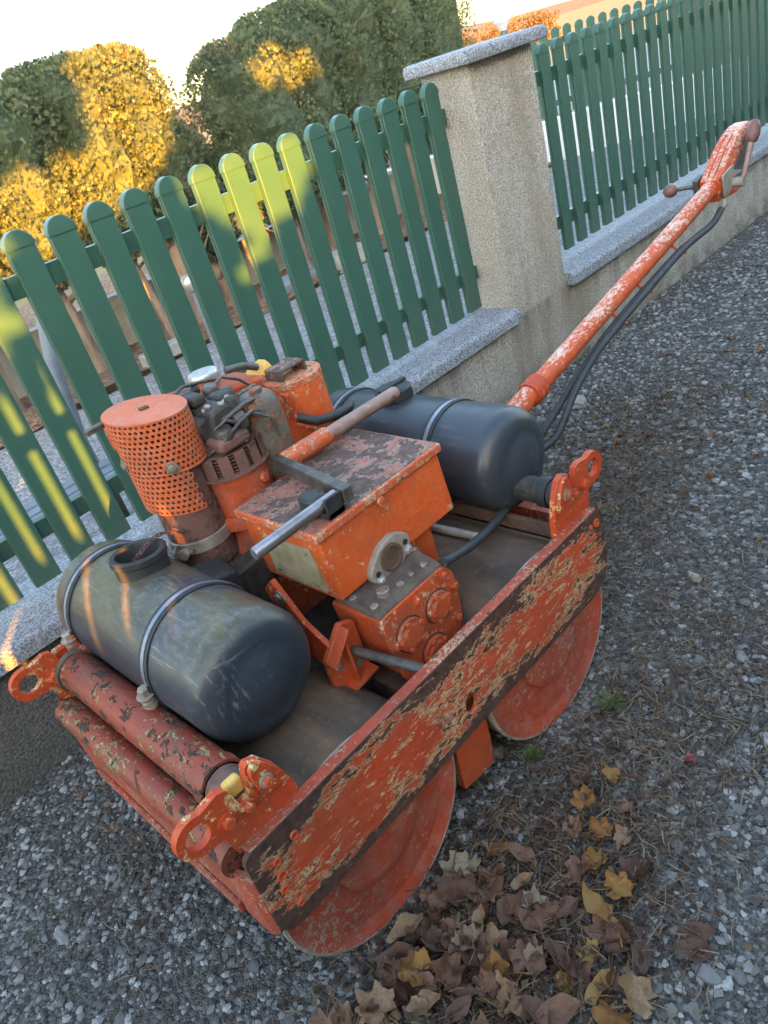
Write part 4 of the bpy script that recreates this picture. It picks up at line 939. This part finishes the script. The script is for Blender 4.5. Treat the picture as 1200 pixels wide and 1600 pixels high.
# fallen leaves
def leaf_mesh(kind, seed, curl):
    g = np.random.default_rng(seed); pts = []
    if kind == 'maple':
        lob = [(-150, .52), (-118, .44), (-92, .80), (-64, .58), (-45, .92), (-22, .64), (0, 1.02), (22, .64), (45, .92), (64, .58), (92, .80), (118, .44), (150, .52)]
        out = []
        for i, (a, r) in enumerate(lob):
            r = r*g.uniform(.88, 1.1); t = math.radians(a+g.uniform(-4, 4))
            if r > .70:
                for da, k in ((-13, .80), (-8, .84), (-4, .93), (0, 1), (4, .92), (9, .83), (13, .79)): out.append((r*k*math.cos(t+math.radians(da)), r*k*math.sin(t+math.radians(da))))
            else: out.append((r*math.cos(t), r*math.sin(t)))
        out.append((-.12, 0))
    else:
        out = []
        for k in range(22):
            t = 2*math.pi*k/22; rx = 1.0; ry = .52
            x = rx*math.cos(t); y = ry*math.sin(t)*(1-.25*math.cos(t))*(1-.45*x*x); out.append((x*.8, y*.8*g.uniform(.9, 1.08)))
    n = len(out); rad = (.3, .55, .78, 1.0)
    V = [(0, 0)]+[(x*k, y*k) for k in rad for x, y in out]
    F = [(0, 1+i, 1+(i+1) % n) for i in range(n)]
    for q in range(3):
        for i in range(n):
            j = (i+1) % n; F.append((1+q*n+i, 1+(q+1)*n+i, 1+(q+1)*n+j, 1+q*n+j))
    c1, c2, w_ = curl; ph = g.uniform(0, 6, 6); fa = g.uniform(0, 6.28)
    V3 = []
    for (x, y) in V:
        rr_ = math.hypot(x, y); u_ = x*math.cos(fa)+y*math.sin(fa)
        z = c1*y*y*.7+c2*x*x*.7+w_*(math.sin(5*x+ph[0])*math.sin(6*y+ph[1])+.7*math.sin(9*x+ph[2]+3*y)+.5*math.sin(11*y+ph[3]-4*x))
        z += .16*abs(y)**.8+.9*max(0, rr_-.62)**2*(1.4 if math.sin(3*math.atan2(y, x)+ph[4]) > -.2 else -.6)+.5*max(0, u_-.15)**1.5
        V3.append((x*(1-.12*abs(c2))-.18*x*rr_*rr_, y*(1-.2*abs(c1))-.30*y*rr_*rr_, z))
    zm = min(v[2] for v in V3); m = MB().add([(x, y, z-zm) for x, y, z in V3], F)
    # stalk
    m.tube([(-.1 if kind == 'maple' else -.95, 0, .06-zm), (-.6 if kind == 'maple' else -1.35, .06, .10-zm), (-1.0 if kind == 'maple' else -1.6, .16, .05-zm)], .018, 4)
    me = bpy.data.meshes.new('leaf'); me.from_pydata(m.v, [], m.f); me.shade_smooth()
    return me
LM = {}
for mat in ('leaf_brown', 'leaf_yellow', 'leaf_pale', 'leaf_red'):
    LM[mat] = []
    for kind, sd_, curl in (('maple', 1, (.30, .2, .085)), ('maple', 2, (.7, -.2, .11)), ('oval', 3, (.5, .3, .07)), ('maple', 4, (.2, .5, .10)), ('oval', 5, (1.1, .2, .09)), ('maple', 6, (1.0, .35, .13))):
        me = leaf_mesh(kind, sd_, curl); me.materials.append(MATS[mat]); LM[mat].append(me)
def leaf(x, y, r, mat, k, label, group, z=None, rx=None):
    o = bpy.data.objects.new('fallen_leaf', LM[mat][k]); COL.objects.link(o); o.scale = (r, r, r)
    o.location = (x, y, .008 if z is None else z); o.rotation_euler = ((g.uniform(-.3, .3) if rx is None else rx), g.uniform(-.3, .3), g.uniform(0, 6.28))
    tag(o, label, 'leaf', group)
g = np.random.default_rng(77)
for _ in range(105):                                   # pile by the front drum
    x = g.normal(-2.31, .16); y = g.normal(-1.575, .12)-.40*(x+2.31)
    if y > -1.44 or y < -2.0 or x < -2.62: continue
    q = g.random(); mat = 'leaf_brown' if q < .86 else ('leaf_yellow' if q < .92 else 'leaf_pale')
    lb = {'leaf_brown': 'curled brown leaf in the heap beside the front drum', 'leaf_yellow': 'ochre yellow leaf in the heap beside the front drum', 'leaf_pale': 'pale tan leaf in the heap beside the front drum'}[mat]
    leaf(x, y, g.uniform(.042, .075), mat, int(g.integers(0, 6)), lb, mat.replace('leaf_', '')+' leaves in the heap', z=.006+g.uniform(0, .022))
for x, y, r, mat, k in ((-1.85, -1.60, .055, 'leaf_yellow', 0), (-1.90, -1.66, .05, 'leaf_yellow', 1), (-1.80, -1.56, .05, 'leaf_brown', 5), (-1.93, -1.61, .045, 'leaf_brown', 3), (-1.96, -1.70, .05, 'leaf_yellow', 5),
                        (-1.88, -1.72, .045, 'leaf_brown', 1), (-1.75, -1.62, .04, 'leaf_yellow', 3), (-1.82, -1.68, .04, 'leaf_brown', 0)):
    leaf(x, y, r, mat, k, ('ochre' if mat == 'leaf_yellow' else 'brown')+' maple leaf in the row on the gravel between the drums', ('ochre' if mat == 'leaf_yellow' else 'brown')+' leaves between the drums', z=.012)
for _ in range(12):
    x = g.normal(-2.08, .12); y = g.normal(-1.80, .10)
    if y < -2.05: continue
    mat = 'leaf_brown' if g.random() < .6 else 'leaf_yellow'
    leaf(x, y, g.uniform(.035, .07), mat, int(g.integers(0, 6)), ('brown' if mat == 'leaf_brown' else 'ochre')+' leaf lying loose on the gravel off the edge of the heap', ('brown' if mat == 'leaf_brown' else 'ochre')+' leaves off the heap', z=.01)
for _ in range(70):
    x = g.uniform(-1.3, 1.2); y = g.normal(-.95, .25)
    if y > -.25: continue
    q = g.random(); mat = 'leaf_brown' if q < .7 else 'leaf_yellow'
    leaf(x, y, g.uniform(.018, .035), mat, int(g.integers(0, 6)), ('brown' if mat == 'leaf_brown' else 'ochre')+' leaf scattered on the gravel beside the steering bar', ('brown' if mat == 'leaf_brown' else 'ochre')+' leaves scattered on the gravel')
leaf(-1.62, -1.74, .03, 'leaf_red', 1, 'small crimson maple leaf lying on the gravel', None)
leaf(-2.13, -1.47, .055, 'leaf_pale', 0, 'pale tan maple leaf lying flat beside the front drum', None, z=.02, rx=.1)
for _ in range(16):
    leaf(g.uniform(-2.62, -2.2), g.uniform(-.6, -.3), .02, 'leaf_brown', int(g.integers(0, 6)), 'brown leaf on the dark gravel between roller and wall', 'brown leaves by the wall foot')
def chips(name, n, cx, cy, sx, sy, seed, label, zr=(.004, .016), r=(.003, .011)):
    g = np.random.default_rng(seed); x = g.normal(cx, sx, n); y = g.normal(cy, sy, n); m = ~keepout(x, y); x, y = x[m], y[m]; n = len(x)
    a = g.uniform(0, 6.28, (n, 1))+np.array([[0, 1.7, 3.1, 4.6]]); rad = g.uniform(*r, (n, 1))*g.uniform(.6, 1.2, (n, 4))
    V = np.stack([x[:, None]+rad*np.cos(a), y[:, None]+rad*np.sin(a), g.uniform(*zr, (n, 1))+g.uniform(-.004, .008, (n, 4))], -1); V[..., 2] = np.maximum(V[..., 2], .004)
    o = fastmesh(name, V.reshape(-1, 3), np.arange(n*4).reshape(-1, 4), 'litter', g.random(n)); o['kind'] = 'stuff'; return tag(o, label, 'litter')
chips('leaf_crumbs', 4200, -2.25, -1.60, .22, .14, 41, 'crumbled brown leaf litter under the leaf heap')
chips('leaf_crumbs', 700, -.6, -.95, .6, .25, 42, 'crumbled brown leaf litter strewn beside the steering bar')

# small green weeds
def weed(x, y, z, r, n, seed, label, tall=1.0, mat='weed_green'):
    g = np.random.default_rng(seed); V = []
    for _ in range(n):
        a = g.uniform(0, 6.28); rad = r*g.random()**.5*.8; c = np.array([x+rad*math.cos(a), y+rad*math.sin(a), z+g.uniform(.2, 1)*r*tall])
        d = np.array([math.cos(a), math.sin(a), g.uniform(.2, 1)])*r*g.uniform(.08, .17); p = np.array([-math.sin(a), math.cos(a), g.uniform(-.5, .5)])*r*.045
        V += [c-d, c+p, c+d, c-p]
        st = np.array([x, y, z]); V += [st, c-d, c-d+p*.25, st+p*.2]
    V = np.array(V); k = len(V)//4
    o = fastmesh('weed', V, np.arange(k*4).reshape(-1, 4), mat, g.random(k)); recenter(o, (x, y, z)); return tag(o, label, 'weed')
weed(-1.80, -1.415, .0, .032, 220, 1, 'small green weed growing against the rear drum', 1.3)
weed(-2.26, -1.47, .004, .025, 120, 2, 'tiny green sprout among the brown leaves by the front drum')
weed(-1.56, -1.50, .004, .045, 150, 3, 'yellowish weed tuft at the rear drum on the gravel', 1.0)
weed(-.10, -.60, .004, .025, 80, 5, 'little green sprout on the gravel by the wall foot')

# ================================================================== HEDGE
def thuja(x, y, z0, z1, zb, rx, ry, seed, label, lean=0, dens=1.0, point=0):
    g = np.random.default_rng(seed)
    t = thing('thuja_tree', label, 'tree', (x, y, .1), 'thujas in the yard hedge')
    tr = MB()
    for k in range(g.integers(1, 3)):
        ox = g.uniform(-.06, .06)+k*.12; pts = []; rs = []
        for j in range(7):
            f = j/6; pts.append((x+ox+.05*math.sin(3*f+seed), y+.04*math.cos(4*f+seed)-.03*k, .08+(zb+.5-.08)*f)); rs.append((.075-.03*f)*(1 if k == 0 else .6)*(1.5 if j == 0 else 1))
        tr.tube(pts, rs, 12)
    for k in range(7):
        a = g.uniform(0, 6.28); zz = g.uniform(zb*.6, zb+.3); tr.tube([(x, y, zz), (x+.2*math.cos(a), y+.2*math.sin(a), zz+.1), (x+.38*math.cos(a), y+.38*math.sin(a), zz+.32)], [.016, .011, .005], 5)
    tr.build('trunk', 'trunk_bark', t, smooth=50)
    # crown: many small upright sprays on an uneven shell, gaps at the foot
    n = int(15000*dens); H = z1-zb
    u = g.random(n); ph = g.uniform(0, 2*math.pi, n); hz = zb+H*u
    lump = 1+.10*np.sin(ph*3+seed+u*5)+.08*np.sin(ph*7+u*13+seed*2)+.07*np.sin(u*21+ph*2)
    prof = np.clip(np.minimum(1, (u+.10)/.28), .25, 1)*np.where(u > .86, 1-(.55+.5*point)*((u-.86)/.14)**1.6, 1)
    if point: prof = prof*(1-.65*point*np.clip((u-.35)/.65, 0, 1))
    dep = 1-.30*g.random(n)**1.6
    top = g.random(n) < .16
    px = np.sign(np.cos(ph))*np.abs(np.cos(ph))**.8*rx*prof*lump*dep; py = np.sign(np.sin(ph))*np.abs(np.sin(ph))**.8*ry*prof*lump*dep
    rr_ = np.sqrt(g.random(n)); px = np.where(top, np.cos(ph)*rr_*rx*.9*(1-point*.8), px); py = np.where(top, np.sin(ph)*rr_*ry*.9*(1-point*.8), py)
    hz = np.where(top, z1-.10+.10*g.random(n)-.12*rr_**3, hz)
    C_ = np.stack([x+px+lean*(hz-zb), y+py, hz], -1)
    # spray: 4 slender leaflets fanning out
    out = np.stack([px/rx, py/ry, .95+0*px], -1); out /= np.linalg.norm(out, axis=1, keepdims=True)
    out = out+g.normal(0, .45, (n, 3)); out /= np.linalg.norm(out, axis=1, keepdims=True)
    side = np.cross(out, g.normal(0, 1, (n, 3))); side /= np.linalg.norm(side, axis=1, keepdims=True)
    L_ = g.uniform(.022, .046, n)[:, None]; V = []; T = []
    tint = np.clip(.42+.20*g.normal(0, 1, n)+.22*np.sin(ph*4+hz*6+seed)*.6, 0, .86)
    br = (np.sin(px*9+seed*3)*np.sin(hz*6.5+seed) > .90) & (g.random(n) < .6); tint = np.where(br, g.uniform(.88, 1, n), tint)
    for f, ln in ((-.75, .75), (-.25, 1), (.28, 1), (.8, .72)):
        d = out+side*f; d /= np.linalg.norm(d, axis=1, keepdims=True); pw = np.cross(d, np.cross(out, side)); pw /= np.linalg.norm(pw, axis=1, keepdims=True)
        pw = pw*.0030+np.cross(out, side)*.0016
        A = C_; B = C_+d*L_*ln*.55+pw; D = C_+d*L_*ln; E_ = C_+d*L_*ln*.55-pw
        V.append(np.stack([A, B, D, E_], 1)); T.append(tint)
    V = np.concatenate(V).reshape(-1, 3); T = np.concatenate(T)
    F = np.arange(len(V)).reshape(-1, 4)
    # inner core mass of twigs so that the crown is dense
    nu, nv = 20, 14; cu = np.linspace(0, 2*math.pi, nu, endpoint=False); cvv = np.linspace(0, 1, nv)
    U, W_ = np.meshgrid(cu, cvv); pr = np.clip(np.minimum(1, (W_+.06)/.25), .2, 1)*np.where(W_ > .82, np.sqrt(np.clip(1-((W_-.82)/.185)**2, .02, 1)), 1)
    if point: pr = pr*(1-.65*point*np.clip((W_-.35)/.65, 0, 1))
    lu = 1+.10*np.sin(U*3+seed+W_*5)+.08*np.sin(U*7+W_*13+seed*2)+.07*np.sin(W_*21+U*2)
    KX = x+np.cos(U)*rx*.80*pr*lu+lean*W_*H*.95; KY = y+np.sin(U)*ry*.80*pr*lu; KZ = zb+.05+W_*(H*.95-.05)
    KV = np.stack([KX, KY, KZ], -1).reshape(-1, 3); i = np.arange(nu*nv).reshape(nv, nu); j = np.roll(i, -1, 1)
    KF = np.stack([i[:-1], j[:-1], j[1:], i[1:]], -1).reshape(-1, 4)+len(V)
    V = np.concatenate([V, KV]); F = np.concatenate([F, KF]); T = np.concatenate([T, np.full(len(KF), .30)])
    o = fastmesh('crown', V, F, 'thuja_leaf', T); attach(o, t)
    return t
TH = [(-1.9, 3.65, 2.12, .75, .47, .52, 'clipped thuja at the far left end of the hedge row'),
      (-1.2, 3.60, 2.14, .80, .47, .52, 'clipped thuja with twin trunk beside the leaning drain pipe'),
      (-.5, 3.65, 2.12, .78, .47, .52, 'clipped thuja with green shaded side left of the sunlit crown'),
      (.12, 3.60, 2.20, .80, .44, .50, 'clipped thuja whose face is lit by golden sun'),
      (.62, 3.62, 2.20, .82, .42, .48, 'clipped thuja at the right edge of the golden sun patch'),
      (1.66, 3.40, 2.05, .62, .47, .52, 'broad thuja with a small golden patch near its top'),
      (2.25, 3.55, 2.20, .66, .47, .52, 'bushy thuja just right of the small golden patch'),
      (2.90, 3.60, 2.34, .80, .46, .52, 'clipped thuja with brown dead sprigs near the top'),
      (3.5, 3.65, 2.75, .85, .46, .52, 'tall thuja with thin top and reddish trunk'),
      (4.15, 3.70, 3.1, .85, .46, .52, 'ragged tall thuja at the open end of the hedge row')]
for i, (x, y, z1, zb, rx, ry, lb) in enumerate(TH):
    thuja(x, y, .1, z1, zb, rx, ry, 100+i, lb, lean=(-.06 if i == 4 else 0), dens=(1.0 if i < 8 else .9), point=(.14 if i in (4, 8, 9) else 0))
thuja(.98, 3.80, .1, 1.62, .5, .30, .42, 140, 'low thuja with red-brown sprigs filling the dip in the hedge', dens=.8, point=.5)

# ================================================================== YARD OBJECTS
o = MB(); o.box(-6, 4.9, 4.05, 4.2, .05, .52); tag(o.build('bed_wall', 'far_rock', None, bevel=.01), 'low grey stone wall behind the thuja trunks', 'wall')
def yard_slab(x, y, w_, d_, h, label, name='stone_slab', mat='slate_grey', z=.085):
    o = MB().box(x-w_/2, x+w_/2, y-d_/2, y+d_/2, z, z+h).build(name, mat, None, bevel=.015); recenter(o, (x, y, z)); return tag(o, label, 'slab')
b = thing('garden_bench', 'low grey slatted bench seen through the pickets behind the front tank', 'bench', (-1.95, .72, .085))
for k in range(3): MB().box(-2.75, -1.62, .60+.085*k, .675+.085*k, .425, .45).build('seat_slat', 'slate_grey', b, bevel=.006)
for x in (-2.6, -1.78):
    for y in (.63, .81): MB().box(x-.02, x+.02, y-.02, y+.02, .08, .4245).build('leg', 'steel_dark', b, bevel=.004)
o = MB().tube([(-1.66, 1.05, .06), (-1.66, 1.06, .5), (-1.60, 1.10, .85), (-1.50, 1.16, 1.12), (-1.40, 1.2, 1.22)], .032, 16).build('drain_pipe', 'slate_grey', None, smooth=60)
tag(recenter(o, (-1.66, 1.05, .06)), 'curved grey pipe rising from the yard behind the left fence', 'pipe')
lp = thing('garden_lamp', 'slim grey garden lamp post with a silver ball head below the thujas', 'lamp', (.255, 3.0, .085))
MB().tube([(.255, 3.0, .08), (.255, 3.0, .5)], .018, 12).build('post', 'slate_grey', lp)
MB().lathe([(.02, .49), (.045, .51), (.065, .555), (.062, .59), (.04, .62), (.005, .63)], (.255, 3.0, 0), (0, 0, 1), 20).build('globe', 'alu_cap', lp, smooth=60)
yard_slab(1.42, 3.35, .5, .3, .10, 'grey stone slab lying in front of the broad thuja')
yard_slab(1.95, 3.15, .42, .25, .16, 'upright-edged pale stone slab beside the flat one under the thujas', mat='far_rock')
yard_slab(-.05, 3.12, .5, .12, .12, 'short stone edging piece at the bed border beside the ball lamp', name='edging_stone', mat='far_rock')
yp = thing('yard_lantern', 'small dark lantern on a post far behind the pillar cap', 'lamp', (8.75, 6.0, .085))
MB().tube([(8.75, 6, .0), (8.75, 6, 1.33)], .05, 12).build('post', 'steel_dark', yp)
MB().lathe([(.05, 1.32), (.09, 1.36), (.07, 1.45), (.05, 1.47)], (8.75, 6, 0), (0, 0, 1), 12).build('lamp_base', 'steel_dark', yp)
MB().lathe([(.05, 1.47), (.13, 1.60), (.10, 1.64), (.01, 1.66)], (8.75, 6, 0), (0, 0, 1), 12).build('lamp_glass', 'white_paint', yp)

# ================================================================== FAR LANDSCAPE
struct(polar('hill', 'hill_wood', np.array([330, 380, 440, 520, 620, 760, 900, 1400]), 0, 2*math.pi, 260,
      lambda Rr, A: terr(Rr, A)+sst(320, 760, Rr)*(10+7*np.sin(A*3.1+.4)+3*np.sin(A*11)+1.2*np.sin(A*47+Rr*.02))-1.0))
def far_tree(az, dist, h, rad, seed, label):
    g = np.random.default_rng(seed); a = R(az); x, y = CAM.x+dist*math.sin(a), CAM.y+dist*math.cos(a); z = float(terr(np.array([dist]), np.array([a]))[0])
    t = thing('autumn_tree', label, 'tree', (x, y, z), 'autumn trees beyond the yard')
    m = MB().tube([(x, y, z-.3), (x, y, z+h*.4), (x+.2, y, z+h*.8)], [.22, .15, .05], 8)
    for k in range(8):
        b = g.uniform(0, 6.28); zz = z+h*g.uniform(.3, .7); m.tube([(x, y, zz), (x+rad*.7*math.cos(b), y+rad*.7*math.sin(b), zz+h*.2)], [.06, .02], 5)
    m.build('trunk', 'trunk_bark', t)
    n = 2600; d = g.normal(0, 1, (n, 3)); d /= np.linalg.norm(d, axis=1, keepdims=True); rr_ = g.random(n)**.4
    lump = 1+.25*np.sin(d[:, 0]*5+seed)+.2*np.sin(d[:, 2]*7+seed*2)
    C_ = np.array([x, y, z+h*.62])+d*(rr_*lump)[:, None]*np.array([rad, rad, h*.36])
    u = g.normal(0, 1, (n, 3)); u /= np.linalg.norm(u, axis=1, keepdims=True); v = np.cross(u, g.normal(0, 1, (n, 3))); v /= np.linalg.norm(v, axis=1, keepdims=True)
    s_ = g.uniform(.14, .32, n)[:, None]; V = np.stack([C_-u*s_, C_-v*s_*.6, C_+u*s_, C_+v*s_*.6], 1).reshape(-1, 3)
    o = fastmesh('crown', V, np.arange(n*4).reshape(-1, 4), 'autumn_leaf', g.random(n)); attach(o, t)
for i, (az, dist, h, rad, lb) in enumerate(((47.2, 150, 8.6, 3.8, 'bare-topped orange tree nearest the end of the hedge'), (49.3, 160, 7.6, 4.2, 'low russet tree beyond the yard left of the lantern'), (51.6, 150, 7.4, 4.0, 'orange tree standing behind the lantern'),
                                            (53.8, 165, 8.4, 4.4, 'yellow-brown tree beyond the pillar cap'), (56.0, 175, 8.6, 4.4, 'reddish tree at the edge of the golden field'))):
    far_tree(az, dist, h, rad, 300+i, lb)

# ================================================================== ACROSS THE ROAD (behind the camera)
# a fence of the same kind on the other verge, plus an added hedge slab blocking the sun, its gaps cut for the sun patches
SF_Y = -2.75
fence('green picket fence on the opposite verge of the gravel road', [-5.6+i*PITCH_X for i in range(0, 18)], .30, 1.62,
      [(1.40, 1.46), (.42, .48)], (0, SF_Y, 0), 0, (-6.0, -3.2), 1.12)
HY = -7.0
def to_h(x, y, z):
    t = (HY-y)/SDIR.y; return (x+SDIR.x*t, z+SDIR.z*t)
holes = [
 [to_h(a, 3.3, b_) for a, b_ in ((.20, 2.6), (.95, 2.6), (.92, 2.0), (.87, 1.72), (.72, 1.46), (.46, 1.26), (.12, 1.16), (-.24, 1.14), (-.55, .95), (-1.5, .75), (-1.5, 1.66), (-.6, 1.59), (-.3, 1.56), (.07, 1.60), (.20, 1.72), (.17, 1.92))],
 [to_h(a, 3.0, b_) for a, b_ in ((1.36, 1.83), (1.44, 1.90), (1.75, 1.88), (2.05, 1.80), (2.14, 1.70), (1.98, 1.64), (1.78, 1.60), (1.5, 1.70))],
 [to_h(a, 0, b_) for a, b_ in ((-1.33, 1.43), (-1.22, 1.50), (-.88, 1.52), (-.78, 1.42), (-.82, 1.30), (-.95, 1.19), (-1.08, 1.15), (-1.17, 1.12), (-1.22, 1.30))],
 [to_h(a, 0, b_) for a, b_ in ((-3.3, .33), (-2.37, .33), (-2.33, .56), (-2.05, .56), (-2.0, .53), (-1.62, .53), (-1.62, .655), (-1.95, .76), (-1.985, 1.06), (-3.3, 1.12))],
 [to_h(a, 0, b_) for a, b_ in ((-2.3, 1.46), (-1.955, 1.44), (-1.99, 1.2), (-2.3, 1.16))],
]
def inside(px, pz, poly):
    c = np.zeros(px.shape, bool); n = len(poly)
    for i in range(n):
        x1, z1 = poly[i]; x2, z2 = poly[(i+1) % n]
        k = ((z1 > pz) != (z2 > pz)); xi = (x2-x1)*(pz-z1)/((z2-z1) if z2 != z1 else 1e-9)+x1
        c ^= k & (px < xi)
    return c
cs = .05
hx = np.arange(-34, 16, cs); hz = np.arange(0, 8.0, cs); GX, GZ = np.meshgrid(hx+cs/2, hz+cs/2)
g = np.random.default_rng(5)
jx = GX+.04*np.sin(GZ*23+GX*7)+g.normal(0, .012, GX.shape); jz = GZ+.04*np.sin(GX*19+1)+g.normal(0, .012, GX.shape)
solid = GZ < 4.75+.15*np.sin(GX*1.3)+.08*np.sin(GX*4.1)
for P in holes: solid &= ~inside(jx, jz, P)
V = []; F = []
for r_ in range(len(hz)):
    row = solid[r_]; k = 0
    while k < len(hx):
        if row[k]:
            e_ = k
            while e_ < len(hx) and row[e_] and e_-k < 60: e_ += 1
            x0, x1, z0, z1 = hx[k], hx[min(e_, len(hx)-1)], hz[r_]-.002, hz[r_]+cs
            b0 = len(V); D = SDIR*(.5+.12*math.sin(x0*3+z0*5))            # the added slab is half a metre thick, its gaps run towards the sun
            V += [(x0+D.x, HY+D.y, z0+D.z), (x1+D.x, HY+D.y, z0+D.z), (x1, HY, z0), (x0, HY, z0), (x0+D.x, HY+D.y, z1+D.z), (x1+D.x, HY+D.y, z1+D.z), (x1, HY, z1), (x0, HY, z1)]
            F += [[b0+q for q in f] for f in ((0, 3, 2, 1), (4, 5, 6, 7), (0, 1, 5, 4), (1, 2, 6, 5), (2, 3, 7, 6), (3, 0, 4, 7))]; k = e_
        else: k += 1
th = thing('sun_mask_hedge', 'unseen hedge slab added behind the camera to block the sun, gaps shaped for the sun patches', 'hedge', (-9, HY, 0))
o = fastmesh('sun_mask_slab', np.array(V, float), np.array(F), 'thuja_leaf', g.random(len(F))*.8); attach(o, th)
